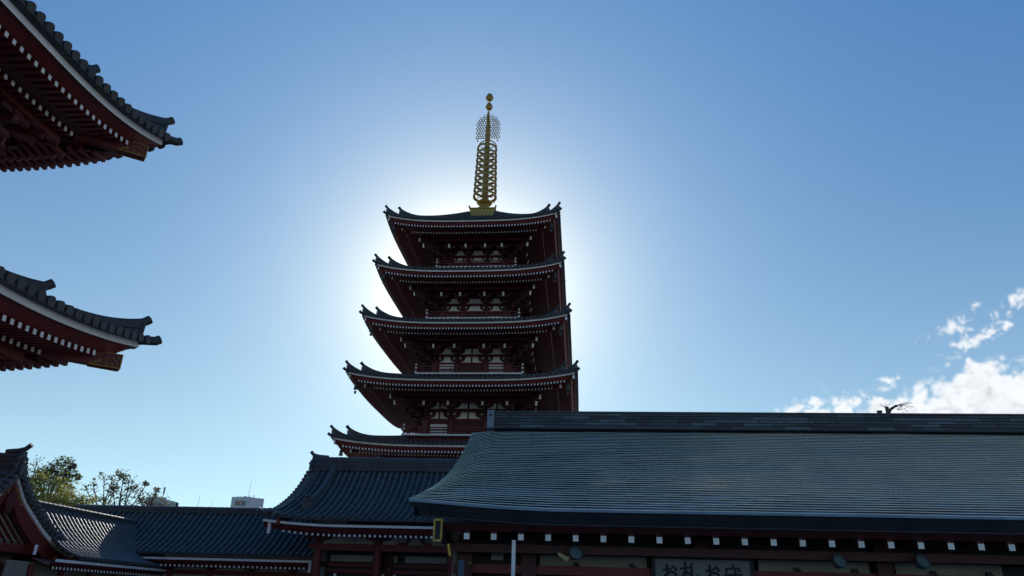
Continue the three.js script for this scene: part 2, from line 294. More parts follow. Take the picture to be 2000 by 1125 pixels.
  for (const F of faces) {
    const n = Math.floor((F.A - 0.55) / sp);
    for (let tier = 0; tier < 2; tier++) for (let i = -n; i <= n; i++) {
      const t = (i + (cfg.off || 0)) * sp, oo = tier ? F.O - e2 : F.O - F.e1, dd = tier ? F.d2 : F.d1, sl = tier ? s2 : s1;
      if (Math.abs(t) > hipT(F, oo) - (cfg.cornerGap ?? 0.22)) continue;
      const oi = Math.max(tier ? F.W : F.O - e2 - 0.25, F.O - (F.A - Math.abs(t)) + 0.12); if (oi > oo - 0.15) continue;
      const Y = (o) => y0 - dd + rh / 2 + lf(F, t, o) + (oo - o) * sl;
      const one = fine && fine(F.f, t, tier);
      const rb = one ? new B() : rafS, eb = one ? new B() : endS; rb.at(F.m); eb.at(F.m);
      rb.beam([t, Y(oo), oo], [t, Y(oi), oi], rw, rh);
      eb.beam([t, Y(oo), oo + 0.012], [t, Y(oo), oo + 0.002], rw * 0.98, rh * 0.98);
      if (one) { part('rafter', rb, red, roof); part('rafter_end', eb, tier ? M.plaster : M.white, roof); }
    }
    const nt = Math.floor((F.A + ov - 0.25) / ts);
    for (let i = -nt; i <= nt; i++) {
      const t = i * ts, oa = F.O + ov + 0.05, ob = Math.max(F.O + ov - run, F.O - (F.A - Math.abs(t)) + 0.1); if (ob > oa - 0.3) continue;
      const nn = Math.max(1, Math.min(cfg.rowSeg || 99, Math.round((oa - ob) / tileLen))), pts = [];
      for (let j = 0; j <= nn; j++) { const o = lerp(oa, ob, j / nn); pts.push([t, deckY(F, t, o) + 0.02, o]); }
      const one = fine && fine(F.f, t, 2), b = one ? new B() : rowS; b.at(F.m); b.roll(pts, tr, [1, 0, 0], cfg.rollSeg || 4, true);
      if (one) part('roof_tile_row', b, tile, roof);
    }
  }
  if (rafS.p.length) { part('rafters', rafS, red, roof, true); part('rafter_ends', endS, M.white, roof, true); }
  if (rowS.p.length) part('tile_rows', rowS, tile, roof, true);
  // hip ridges in two stages with upturned ends, hip rafters below
  const hr = cfg.hip;
  for (let q = 0; q < 4; q++) {
    const sx = q === 0 || q === 3 ? -1 : 1, sz = q < 2 ? 1 : -1;   // corner
    const F = faces[0], P = (d, dy) => { const o = hz + ov - d, b = clamp(d / run); const y = y0 + trimH + 0.1 + rise * (k * b + (1 - k) * b * b) + Lc(d) * (1 - b) * (1 - b); return [sx * (hx + ov - d), y + dy, sz * o]; };
    const b = new B();
    for (const [d0, d3, w, h, up] of hr.stages) {
      const pts = [], hs = []; const n = 12;
      for (let j = 0; j <= n; j++) { const s = j / n, d = lerp(d0, d3, Math.pow(s, 1.4)); const lf2 = up * Math.pow(clamp(1 - (d - d0) / hr.upLen), 2.2); pts.push(P(d, -0.05)); hs.push(h + lf2); }
      const lean = pts.map((p) => p);
      b.sweep(lean, w, hs);
      const top = lean.map((p, j) => add(p, [0, hs[j], 0])), out = norm([sx, 0, sz]);
      top.unshift(add(add(top[0], mul(out, hr.nose * 2)), [0, hr.nose * 1.5, 0]), add(add(top[0], mul(out, hr.nose)), [0, hr.nose * 0.6, 0]));
      b.tube(top, w * 0.40, 8, w * 0.34);
      // layered ledges
      for (const f of [0.3, 0.62]) b.sweep(lean.map((p, j) => add(p, [0, hs[j] * f, 0])), w * 1.22, 0.035);
      // end tile
      const e = lean[0]; b.beam(add(e, [0, -0.02, 0]), add(add(e, [0, hs[0] * 0.92, 0]), mul(out, 0.05)), w * 1.35, 0.1, out);
    }
    // lowest corner tile
    const c0 = P(0.35, 0), out = norm([sx, 0, sz]); b.tube([add(add(P(0, 0), mul(out, hr.tip * 1.3)), [0, hr.tip * 0.75, 0]), add(add(P(0, 0), mul(out, hr.tip * 0.5)), [0, hr.tip * 0.2, 0]), P(0, 0.02), c0], hr.stages[0][2] * 0.42, 8);
    part('hip_ridge', b, mats.ridge || M.tileOld, roof);
    const hb = new B(), hw = new B(), he = new B(), g1 = hr.r1, g2 = hr.r2, Lr = hr.size;
    const hp = (dx, dz, dy) => [sx * (hx - dx), y0 + Lc(0) + dy, sz * (hz - dz)];
    const p1 = hp(g1[0], g1[1], g1[2]), p1b = [sx * (wx + 0.1), y0 - d2 + 0.1 + (hx - wx) * s2 * 0.75, sz * (wz + 0.1)], p2 = hp(g2[0], g2[1], g2[2]);
    const mid = [lerp(p1[0], p1b[0], 0.45), Math.max(p2[1] + 0.1, lerp(p1[1], p1b[1], 0.35)), lerp(p1[2], p1b[2], 0.45)];
    hb.beam(p1, mid, Lr[0], Lr[1]); hb.beam(p2, p1b, Lr[0], Lr[1]);
    const d1v = norm(sub(p1, mid)), d2v = norm(sub(p2, p1b));
    const rf = part('hip_rafter', hb, red, roof);
    for (const [p, d] of [[p1, d1v], [p2, d2v]]) { const eb = new B(); eb.beam(add(p, mul(d, 0.015)), add(p, mul(d, 0.003)), Lr[0] * 0.98, Lr[1] * 0.98); if (!hr.gilt) part('hip_rafter_end', eb, M.white, roof); }
    if (hr.gilt) {
      // openwork gilt sleeve round the end of the hip rafter
      const a = p1, back = (s) => add(a, mul(d1v, -s)), sd = norm(cross(d1v, [0, 1, 0])), up = norm(cross(sd, d1v)), W2 = Lr[0] / 2 + 0.012, H2 = Lr[1] / 2 + 0.012;
      const at3 = (s, u, v) => add(add(back(s), mul(sd, u)), mul(up, v));
      const gb = new B();
      for (const u of [-W2, W2]) {
        gb.tube([at3(0, u, -H2), at3(0, u, H2)], 0.025, 5); gb.tube([at3(0, u, -H2), at3(0.95, u, -H2)], 0.022, 5); gb.tube([at3(0, u, H2), at3(0.5, u, H2)], 0.022, 5);
        gb.tube([at3(0.95, u, -H2), at3(0.62, u, -H2 * 0.2), at3(0.5, u, H2)], 0.02, 5);
        for (const [s, v, r] of [[0.2, 0.1, 0.11], [0.2, -0.12, 0.11], [0.42, -0.02, 0.1], [0.42, -0.16, 0.07], [0.62, -0.15, 0.07]]) { const pts = []; for (let i = 0; i <= 10; i++) { const an = i / 10 * 5.2 + s * 9; pts.push(at3(s + Math.cos(an) * r * (1 - i * 0.04), u, v + Math.sin(an) * r * (1 - i * 0.04))); } gb.tube(pts, 0.014, 4); }
      }
      gb.tube([at3(0, -W2, -H2), at3(0, W2, -H2)], 0.022, 5); gb.tube([at3(0, -W2, H2), at3(0, W2, H2)], 0.022, 5);
      part('gilt_fitting', gb, M.goldOld, rf);
      const p = new B(); p.beam(add(a, mul(d1v, 0.02)), add(a, mul(d1v, 0.003)), Lr[0], Lr[1]); part('bronze_cap', p, M.bronze, rf);
    }
  }
  return { roof, faces, deckY, Lc };
}

// ---------------------------------------------------------------- the pagoda
const PX = -8.70, PZ = -60;
const storeys = [   // top first: trim half width, trim foot, corner lift, wall, rail half, floor, columns, panel rows, nose height, split panels
  { hw: 7.02, y0: 30.43, lift: 0.60, w: 2.40, rail: 3.44, fl: 28.06, col: [0.83, 2.25], rows: [0.86, 0.40, 1.50, 0.44], nose: 1.58, split: [] },
  { hw: 7.36, y0: 25.78, lift: 0.64, w: 2.75, rail: 3.88, fl: 23.24, col: [1.00, 2.55], rows: [1.00, 0.43, 1.66, 0.45], nose: 1.80, split: [] },
  { hw: 7.81, y0: 21.25, lift: 0.60, w: 3.05, rail: 4.32, fl: 18.42, col: [1.18, 2.85], rows: [1.24, 0.46, 1.92, 0.48], nose: 2.05, split: [1] },
  { hw: 8.35, y0: 16.60, lift: 0.54, w: 3.40, rail: 4.78, fl: 13.46, col: [1.33, 3.2], rows: [1.52, 0.49, 2.30, 0.50], nose: 2.30, split: [0, 1, 2] },
  { hw: 8.75, y0: 11.72, lift: 0.48, w: 3.75, rail: 0, fl: 6.2, col: [1.45, 3.5], rows: [3.9, 0.5, 4.7, 0.5], nose: 4.75, split: [0, 1, 2] },
];
const pagoda = thing('pagoda', 'tall five-storeyed red pagoda with dark tiled roofs and golden spire', 'pagoda', [PX, 0, PZ]);
const ord = ['top', 'second highest', 'third highest', 'fourth highest', 'lowest'];
storeys.forEach((s, si) => {
  const below = storeys[si + 1];
  const topHalf = si === 0 ? 1.2 : storeys[si - 1].w + 0.75, topY = si === 0 ? 34.15 : storeys[si - 1].fl - 0.45;
  const run = s.hw + 0.16 - topHalf, rise = topY - (s.y0 + 0.23);
  const rf = hipRoof(pagoda, { hx: s.hw, hz: s.hw, y0: s.y0, lift: s.lift, span: s.hw, pw: 3.4, backDrop: si === 3 ? 0.3 : 0, wx: s.w, wz: s.w, e1x: 0.28, e1z: 0.28, e2: 1.3, d1: 0.36, d2: 0.42, sp: 0.237, rw: 0.10, rh: 0.13, run, rise, k: si === 0 ? 0.62 : 0.72, tr: 0.1, ts: 0.34, seg: 24, rows: 12, rowSeg: 7, rollSeg: 4, s1: 0.1, s2: 0.2,
    hip: { stages: [[0.14, 1.05, 0.26, 0.26, 0.30], [1.02, run * 1.0, 0.3, 0.46, 0.36]], upLen: 1.5, nose: 0.14, tip: 0.16, r1: [0.1, 0.1, -0.2], r2: [1.05, 1.05, -0.62], size: [0.2, 0.26] } });
  // body
  const body = new B(), beams = new B(), brk = new B(), nosesP = [];
  const wallTop = s.y0 + 0.55, H = wallTop - s.fl + 0.6;
  body.box(0, s.fl - 0.6 + H / 2, 0, s.w * 2, H, s.w * 2);
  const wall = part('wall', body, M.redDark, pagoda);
  const colB = [];
  for (let f = 0; f < 4; f++) {
    const m = turn(f);
    for (const cx of [-s.col[1] - 0.02, -s.col[0], s.col[0], s.col[1] + 0.02]) {
      const c = new B(m); c.lathe([[0.15, s.fl - 0.4], [0.15, s.fl + s.rows[0] - 0.1]], cx, 0, s.w + 0.03, 10); colB.push(c);
      part('column', c, M.red, wall);
    }
    brk.at(m); beams.at(m);
    const [r0, h0, r1, h1] = s.rows, yA = s.fl + r0, yB = s.fl + r1, yN = s.fl + s.nose;
    for (const [y, h, o] of [[yA - 0.1, 0.16, 0.1], [yA + h0 + 0.06, 0.10, 0.08], [yB - 0.07, 0.12, 0.1], [yB + h1 + 0.1, 0.14, 0.1]]) beams.box(0, y, s.w + o / 2, s.w * 2 + 0.12, h, o);
    // brackets stepping out from each column
    for (const cx of [-s.col[1], -s.col[0], s.col[0], s.col[1]]) {
      brk.box(cx, yA + 0.05, s.w + 0.16, 0.3, 0.2, 0.3);
      for (let st = 0; st < 3; st++) {
        const y = yA + 0.22 + st * (yN - yA - 0.2) / 3, o = s.w + 0.55 + st * 0.55;
        brk.beam([cx, y, s.w - 0.1], [cx, y, o], 0.13, 0.17); brk.box(cx, y + 0.15, o - 0.1, 0.2, 0.13, 0.22);
        if (st === 2) brk.box(cx, y + 0.08, o - 0.1, Math.min(1.0, s.col[0] * 1.1), 0.15, 0.13);
        if (st === 2) for (const sd of [-1, 1]) brk.box(cx + sd * Math.min(0.5, s.col[0] * 0.54), y + 0.22, o - 0.1, 0.19, 0.13, 0.2);
      }
      // tail rafter with a white end
      const p = [cx, yN, s.w + 1.84], q = [cx, yN + 0.66, s.w - 0.1]; brk.beam(p, q, 0.16, 0.28);
      const d = norm(sub(p, q)), e = new B(m); e.beam(add(p, mul(d, 0.016)), add(p, mul(d, 0.003)), 0.17, 0.31); nosesP.push(e);
    }
    // purlins along the bracket tips
    beams.box(0, s.y0 - 0.42 + (s.hw - 1.3 - (s.w + 1.75)) * 0.2 - 0.14, s.w + 1.75, (s.w + 2.2) * 2, 0.2, 0.17);
    beams.box(0, yN + 0.42, s.w + 0.95, (s.w + 1.2) * 2, 0.15, 0.13);
    // diagonal corner bracket with two white noses
    const cc = s.w + 2.02; const cd = norm([1, 0, 1]);
    for (const [dd, dy] of [[0, 0], [0.3, 0.42]]) { const p = [cc + dd, yN - 0.05 + dy, cc + dd], q = [s.w - 0.1, yN + 0.55 + dy * 0.6, s.w - 0.1]; brk.beam(p, q, 0.18, 0.3); const d = norm(sub(p, q)), e = new B(m); e.beam(add(p, mul(d, 0.016)), add(p, mul(d, 0.003)), 0.19, 0.32); nosesP.push(e); }
    for (let st = 0; st < 3; st++) { const y = yA + 0.22 + st * (yN - yA - 0.2) / 3, o = s.w + 0.5 + st * 0.5; brk.beam([s.w - 0.1, y, s.w - 0.1], [o, y, o], 0.15, 0.18); brk.box(o - 0.05, y + 0.16, o - 0.05, 0.26, 0.15, 0.26); }
    // plaster panels between the brackets
    if (f < 2 || f === 3) {
      const bays = [[-(s.col[0] + s.col[1]) / 2, s.col[1] - s.col[0], 0], [0, s.col[0] * 2, 1], [(s.col[0] + s.col[1]) / 2, s.col[1] - s.col[0], 2]];
      for (const [bx, bw, bi] of bays) for (const [yb, hh, wf, tf] of [[yA, h0, 0.74, 0.40], [yB, h1, 0.8, 0.42]]) {
        const w = bw * wf, half = w / 2, tw = bw * tf * (bi === 1 ? 0.55 : 0.4), gap = s.split.includes(bi) ? 0.07 : 0;
        const right = [[half, 0], [half * 0.985, hh * 0.07]]; for (let i = 1; i <= 6; i++) { const a = i / 6 * Math.PI / 2; right.push([lerp(half * 0.95, tw, Math.sin(a)), hh * (0.1 + 0.62 * (1 - Math.cos(a)))]); } right.push([tw * 0.9, hh]);
        const polys = gap ? [[[gap, 0], ...right, [gap, hh]], [[-gap, 0], [-gap, hh], ...right.map(([x, y]) => [-x, y]).reverse()]] : [[...right, ...right.map(([x, y]) => [-x, y]).reverse()]];
        for (const pl of polys) { const b = new B(m); b.plate(pl.map(([x, y]) => [x + bx, y + yb]), s.w - 0.02, s.w + 0.02); part('plaster_panel', b, M.plaster, wall); }
      }
      // small plaster gores beside the blocks
      for (const cx of [-s.col[0], s.col[0], -s.col[1], s.col[1]]) for (const sd of [-1, 1]) { const b = new B(m), x0 = cx + sd * 0.26; b.plate([[x0 - 0.1, yA + h0 * 0.62], [x0 + 0.1, yA + h0 * 0.62], [x0 + 0.035, yA + h0 * 0.98], [x0 - 0.035, yA + h0 * 0.98]], s.w - 0.02, s.w + 0.02); part('plaster_panel', b, M.plaster, wall); }
      // doors and side panels behind the rail
      if (s.rail) {
        const hD = r0 - 0.28;
        const b = new B(m); b.box(0, s.fl + hD / 2, s.w + 0.02, s.col[0] * 1.5, hD, 0.04); const dr = part('door', b, M.dark, wall);
        for (const sd of [-1, 1]) { const l = new B(m); l.box(sd * s.col[0] * 0.37, s.fl + hD / 2, s.w + 0.055, s.col[0] * 0.66, hD * 0.92, 0.03); part('door_leaf', l, M.redOld, wall); }
        for (const sd of [-1, 1]) for (const [ya, yb] of [[0.1, 0.36], [0.5, 0.86]]) { if (yb > hD + 0.1) continue; const c = sd * (s.col[0] + s.col[1]) / 2, pw2 = (s.col[1] - s.col[0]) * 0.7; const q = new B(m); q.box(c, s.fl + 0.2 + (ya + yb) / 2, s.w + 0.012, pw2, (yb - ya), 0.03); part('plaster_panel', q, M.plaster, wall); }
      }
    }
    // balcony
    if (s.rail) {
      const R = s.rail, fb = new B(m), y = s.fl;
      fb.box(0, y - 0.05, R, R * 2 + 0.1, 0.11, 0.1); part('floor_edge', fb, M.white, wall);
      const db = new B(m); db.box(0, y - 0.14, (R + s.w) / 2, R * 2, 0.1, R - s.w + 0.04); part('balcony_floor', db, M.redDark, wall);
      const kb = new B(m); kb.box(0, y - 0.36, R - 0.35, (R - 0.35) * 2, 0.34, 0.2); part('balcony_base', kb, M.redDark, wall);
      for (const [ry, rr] of [[0.14, 0.07], [0.32, 0.06], [0.53, 0.08]]) { const b = new B(m); b.box(0, y + ry, R - 0.08, R * 2 - 0.1, rr, rr); part('rail_bar', b, M.red, wall); }
      const np = 6; for (let i = 1; i < np; i++) { const b = new B(m); b.box(lerp(-R, R, i / np), y + 0.26, R - 0.08, 0.06, 0.5, 0.06); part('rail_strut', b, M.red, wall); }
      const pb = new B(m); pb.lathe([[0.085, 0], [0.085, 0.62]], -R + 0.08, y, R - 0.08, 8); part('rail_post', pb, M.red, wall);
      const cb = new B(m); cb.lathe([[0.1, 0.02], [0.1, 0.14]], -R + 0.08, y, R - 0.08, 8); cb.lathe([[0.1, 0.36], [0.1, 0.46]], -R + 0.08, y, R - 0.08, 8); cb.lathe([[0.0, 0.82], [0.05, 0.76], [0.075, 0.69], [0.05, 0.63], [0.1, 0.6], [0.0, 0.59]], -R + 0.08, y, R - 0.08, 8); part('post_cap', cb, M.white, wall);
    }
  }
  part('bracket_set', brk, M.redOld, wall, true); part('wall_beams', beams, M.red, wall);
  for (const e of nosesP) part('bracket_nose', e, M.white, wall);
});
{ // plinth under the first storey
  const b = new B(); b.box(0, 3.0, 0, 12, 6.0, 12); part('base', b, M.plaster, pagoda);
}
// wind bells under the front corners
for (const [si, s] of storeys.entries()) for (const sd of [-1, 1]) {
  const b = new B(); b.tube([[0, 0, 0], [0, -0.3, 0]], 0.018, 5); b.lathe([[0.0, -0.28], [0.09, -0.3], [0.125, -0.4], [0.13, -0.58], [0.165, -0.7], [0.14, -0.7], [0.0, -0.5]], 0, 0, 0, 10); b.tube([[0, -0.5, 0], [0, -0.8, 0]], 0.012, 4); b.box(0, -0.92, 0, 0.17, 0.22, 0.02);
  solo('wind_bell', b, M.bronze, `small dark wind bell under the ${sd < 0 ? 'left' : 'right'} front corner of the pagoda's ${ord[si]} roof`, 'bell', [PX + sd * (s.hw - 0.52), s.y0 + s.lift - 0.36, PZ + s.hw - 0.52], 'wind bells of the pagoda');
}
// spire
{
  const base = new B(); base.box(0, 34.35, 0, 2.3, 1.2, 2.3); base.box(0, 34.98, 0, 2.42, 0.1, 2.42);
  for (const a of [-1, 1]) for (const c of [-1, 1]) base.beam([a * 1.16, 34.98, c * 1.16], [a * 1.24, 35.2, c * 1.24], 0.12, 0.12);
  const sp = part('spire', base, M.goldOld, pagoda);
  const bowl = new B(); bowl.lathe([[0.95, 35.0], [0.92, 35.15], [0.78, 35.4], [0.52, 35.62], [0.34, 35.72], [0.34, 35.85], [0.62, 36.02], [0.74, 36.2], [0.6, 36.22], [0.3, 36.12], [0.2, 36.3]], 0, 0, 0, 20); part('spire_bowl', bowl, M.goldOld, sp);
  for (let i = 0; i < 8; i++) { const a = i / 8 * 6.283 + 0.2, b = new B(); const c = Math.cos(a), d = Math.sin(a); b.tube([[c * 0.3, 35.95, d * 0.3], [c * 0.6, 36.05, d * 0.6], [c * 0.78, 36.3, d * 0.78], [c * 0.7, 36.5, d * 0.7]], 0.06, 5, 0.02); part('lotus_petal', b, M.gold, sp); }
  const pole = new B(); pole.lathe([[0.3, 36.1], [0.26, 40], [0.22, 43.2], [0.25, 43.25], [0.24, 44.6], [0.1, 46.1], [0.075, 46.2], [0.07, 48.3]], 0, 0, 0, 12); part('spire_pole', pole, M.goldOld, sp);
  for (let i = 0; i < 9; i++) {
    const y = 36.85 + i * 0.66, r = lerp(1.08, 0.93, i / 8), b = new B(), hgt = 0.12, n = 28;
    b.lathe([[r * 0.84, y + 0.0], [r, y - hgt], [r + 0.05, y - hgt], [r + 0.03, y + hgt], [r, y + hgt], [r * 0.84, y + 0.03], [r * 0.84, y + 0.0]], 0, 0, 0, n);
    for (let k = 0; k < 8; k++) { const a = k / 8 * 6.283 + 0.39; b.beam([Math.cos(a) * 0.2, y + 0.04, Math.sin(a) * 0.2], [Math.cos(a) * r * 0.7, y + 0.04, Math.sin(a) * r * 0.7], 0.06, 0.05); }
    b.lathe([[0.25, y - 0.2], [0.31, y - 0.12], [0.31, y + 0.12], [0.25, y + 0.2]], 0, 0, 0, 12);
    part('spire_ring', b, M.goldOld, sp);
    for (let k = 0; k < 4; k++) { const a = k / 4 * 6.283 + 0.785, q = new B(); q.lathe([[0.0, 0], [0.035, -0.02], [0.05, -0.14], [0.0, -0.15]], Math.cos(a) * (r + 0.06), y - hgt, Math.sin(a) * (r + 0.06), 6); part('ring_bell', q, M.gold, sp); }
  }
  const cap = new B(); { const r = 0.92; for (let k = 0; k < 4; k++) { const a = k / 4 * 6.283, pts = []; for (let i = 0; i <= 8; i++) { const t = i / 8 * Math.PI / 2; pts.push([Math.cos(a) * r * Math.cos(t), 42.2 + 0.95 * Math.sin(t), Math.sin(a) * r * Math.cos(t)]); } cap.tube(pts, 0.06, 5); } } part('spire_arch', cap, M.goldOld, sp);
  // four openwork flame blades
  for (let k = 0; k < 4; k++) {
    const R = rng(50 + k), b = new B(new THREE.Matrix4().makeRotationY(k * Math.PI / 2)), y0 = 43.35, ht = 2.62;
    const wid = (v) => v < 0.55 ? 1.12 : 1.12 * Math.sqrt(Math.max(0, 1 - ((v - 0.55) / 0.47) ** 2));
    b.tube([[0.2, y0, 0], [1.15, y0, 0]], 0.035, 5);
    const cell = 0.3;
    for (let j = 0; j < 11; j++) for (let i = 0; i < 5; i++) {
      const x = 0.3 + (i + (j % 2) * 0.5) * cell * 0.78, y = y0 + 0.14 + j * cell * 0.82; const v = (y - y0) / ht; if (x > wid(v) - 0.05) continue;
      const a0 = R() * 0.7 + (j % 2 ? 0.2 : 2.4), pts = [], rr = cell * (0.46 + R() * 0.06); for (let q = 0; q <= 10; q++) { const an = a0 + q / 10 * 5.9; pts.push([x + Math.cos(an) * rr, y + Math.sin(an) * rr, (R() - 0.5) * 0.02]); }
      b.tube(pts, 0.036, 4, 0.03);
      if (x + cell * 0.8 > wid(v) - 0.05) b.tube([[x + 0.06, y - 0.05, 0], [x + 0.18, y + 0.03, 0], [x + 0.26, y + 0.17, 0]], 0.028, 4, 0.008);
    }
    for (let i = 0; i < 5; i++) { const x = 0.2 + i * 0.17, v = 0.9 - i * 0.05; b.tube([[x, y0 + ht * (v - 0.06), 0], [x + 0.06, y0 + ht * v, 0], [x + 0.03, y0 + ht * (v + 0.06), 0]], 0.026, 4, 0.008); }
    part('flame_blade', b, M.goldOld, sp);
    const q = new B(new THREE.Matrix4().makeRotationY(k * Math.PI / 2)); q.tube([[0.98, y0, 0], [0.98, y0 - 0.12, 0]], 0.012, 4); q.lathe([[0.0, -0.12], [0.05, -0.15], [0.07, -0.3], [0.0, -0.31]], 0.98, y0, 0, 7); part('flame_bell', q, M.goldOld, sp);
  }
  for (const [y, r, h] of [[47.1, 0.33, 0.42], [48.2, 0.36, 0.44]]) { const b = new B(), pr = [[0.0, -h]]; for (let i = 1; i < 10; i++) { const t = i / 10 * Math.PI; pr.push([r * Math.sin(t) * (1 + 0.06 * Math.cos(t)), -h * Math.cos(t) + (i > 7 ? 0.05 : 0)]); } pr.push([0.0, h + 0.12]); b.lathe(pr, 0, y, 0, 16); b.lathe([[r * 0.9, -0.1], [r * 1.12, -0.03], [r * 0.9, 0.03]], 0, y, 0, 16); part('jewel', b, M.goldOld, sp); }
}

// ---------------------------------------------------------------- gabled tiled roofs
// prof: [out, y] from the ridge to the eave; the two slopes run along local x from xa to xb; m turns the whole
function tiledGable(th, { prof, xa, xb, m = null, sp = 0.32, r = 0.088, tileLen = 0.34, ridgeY, ridgeH, ridgeW = 0.42, flareA = 0, flareB = 0, lift = 0, liftLen = 2.5, fronts = [1, -1], rowParts = 1, vergeA = false, vergeB = false, skip = null, ridgeEndA = true, ridgeEndB = true, ridgeXa = xa, ridgeXb = xb }) {
  // smooth curve through prof
  const curve = new THREE.CatmullRomCurve3(prof.map(([o, y]) => new THREE.Vector3(o, y, 0)), false, 'centripetal'), O = prof[prof.length - 1][0];
  const L = curve.getLength(), pt = (s) => { const p = curve.getPointAt(clamp(s)); return [p.x, p.y]; };
  const fl = (x, o) => { const q = o / O; return (flareA && x < xa + liftLen ? -flareA * Math.pow(1 - (x - xa) / liftLen, 1.5) * q : 0) + (flareB && x > xb - liftLen ? flareB * Math.pow(1 - (xb - x) / liftLen, 1.5) * q : 0); };
  const up = (x, o) => lift * Math.pow(o / O, 3) * (Math.pow(clamp(1 - (x - xa) / liftLen), 2) * (flareA ? 1 : 0) + Math.pow(clamp(1 - (xb - x) / liftLen), 2) * (flareB ? 1 : 0));
  const P = (x, s, sg, dy = 0) => { const [o, y] = pt(s); return [x + fl(x, o), y + dy + up(x, o), sg * o]; };
  const nC = Math.round(L / tileLen), deck = new B(m), nx = Math.max(4, Math.round((xb - xa) / 1.2));
  for (const sg of [1, -1]) for (let j = 0; j < nC; j++) for (let i = 0; i < nx; i++) {
    const x0 = lerp(xa, xb, i / nx), x1 = lerp(xa, xb, (i + 1) / nx), s0 = j / nC, s1 = (j + 1) / nC, lip = 0.035;
    const q = (a, b, c, d) => sg > 0 ? deck.quad(a, d, c, b) : deck.quad(a, b, c, d);
    q(P(x0, s0, sg), P(x1, s0, sg), P(x1, s1, sg, lip), P(x0, s1, sg, lip)); q(P(x0, s1, sg, lip), P(x1, s1, sg, lip), P(x1, s1, sg, -0.06), P(x0, s1, sg, -0.06));
  }
  const roof = part('roof', deck, M.tilePan, th);
  const n = Math.round((xb - xa - 0.2) / sp), stuff = new B(m);
  for (const sg of [1, -1]) for (let i = 0; i <= n; i++) {
    const x = lerp(xa + 0.1, xb - 0.1, i / n); if (skip && skip(x, sg)) continue;
    const pts = []; for (let j = 0; j <= nC; j++) pts.push(P(x, 1 - j / nC, sg, 0.03));
    const own = fronts.includes(sg), b = own ? new B(m) : stuff; b.roll(pts, r, [1, 0, 0], 5, true, 0.84);
    if (own) part('roof_tile_row', b, hash2(i, sg + 5, 3) > 0.4 ? M.tile : M.tileB, roof);
  }
  if (stuff.p.length) part('tile_rows', stuff, M.tile, roof, true);
  // ridge of stacked flat tiles with a roll on top
  const rb = new B(m), nl = Math.max(3, Math.round(ridgeH / 0.11)), ra = ridgeXa, rb2 = ridgeXb;
  for (let i = 0; i < nl; i++) rb.box((ra + rb2) / 2, ridgeY + (i + 0.5) * ridgeH / nl, 0, rb2 - ra, ridgeH / nl - 0.022, ridgeW - (i % 2) * 0.05 - i * 0.012);
  rb.box((ra + rb2) / 2, ridgeY + ridgeH / 2, 0, rb2 - ra - 0.02, ridgeH, ridgeW - 0.14 - 0.05);
  const rg = part('ridge', rb, M.ridge, roof);
  const tb = new B(m), nr = Math.round((rb2 - ra) / 0.36), rp = []; for (let i = 0; i <= nr; i++) rp.push([lerp(ra, rb2, i / nr), ridgeY + ridgeH - 0.03, 0]); tb.roll(rp, 0.12, [0, 0, 1], 6, true, 0.9); part('ridge_roll', tb, M.tile, rg);
  return { roof, P, pt, curve, O, L, up, fl };
}
// ridge-end tile: plate with horned outline and upturned bird-perch roll; faces local dir d (unit x or z)
function ridgeEnd(th, at, dir, w, h, perch = 0.55) {
  const b = new B(new THREE.Matrix4().makeRotationY(Math.atan2(dir[0], dir[2])).setPosition(at[0], at[1], at[2]));
  b.plate([[-w * 0.75, -0.05], [-w * 0.62, h * 0.2], [-w * 0.8, h * 0.38], [-w * 0.5, h * 0.5], [-w * 0.6, h * 0.72], [-w * 0.3, h * 0.8], [-w * 0.22, h], [w * 0.22, h], [w * 0.3, h * 0.8], [w * 0.6, h * 0.72], [w * 0.5, h * 0.5], [w * 0.8, h * 0.38], [w * 0.62, h * 0.2], [w * 0.75, -0.05]], 0, 0.16);
  b.plate([[-w * 0.4, 0.05], [-w * 0.25, h * 0.7], [w * 0.25, h * 0.7], [w * 0.4, 0.05]], 0.16, 0.26);
  for (const s of [-1, 1]) b.lathe([[0.0, 0.07], [0.07, 0.05], [0.08, 0], [0.0, -0.05]], s * w * 0.2, h * 0.5, 0.26, 8);
  b.tube([[0, h - 0.02, -0.7], [0, h + 0.02, -0.2], [0, h + 0.1, 0.12], [0, h + 0.28, perch]], 0.11, 8, 0.10);
  return part('ridge_end_tile', b, M.tile, th);
}
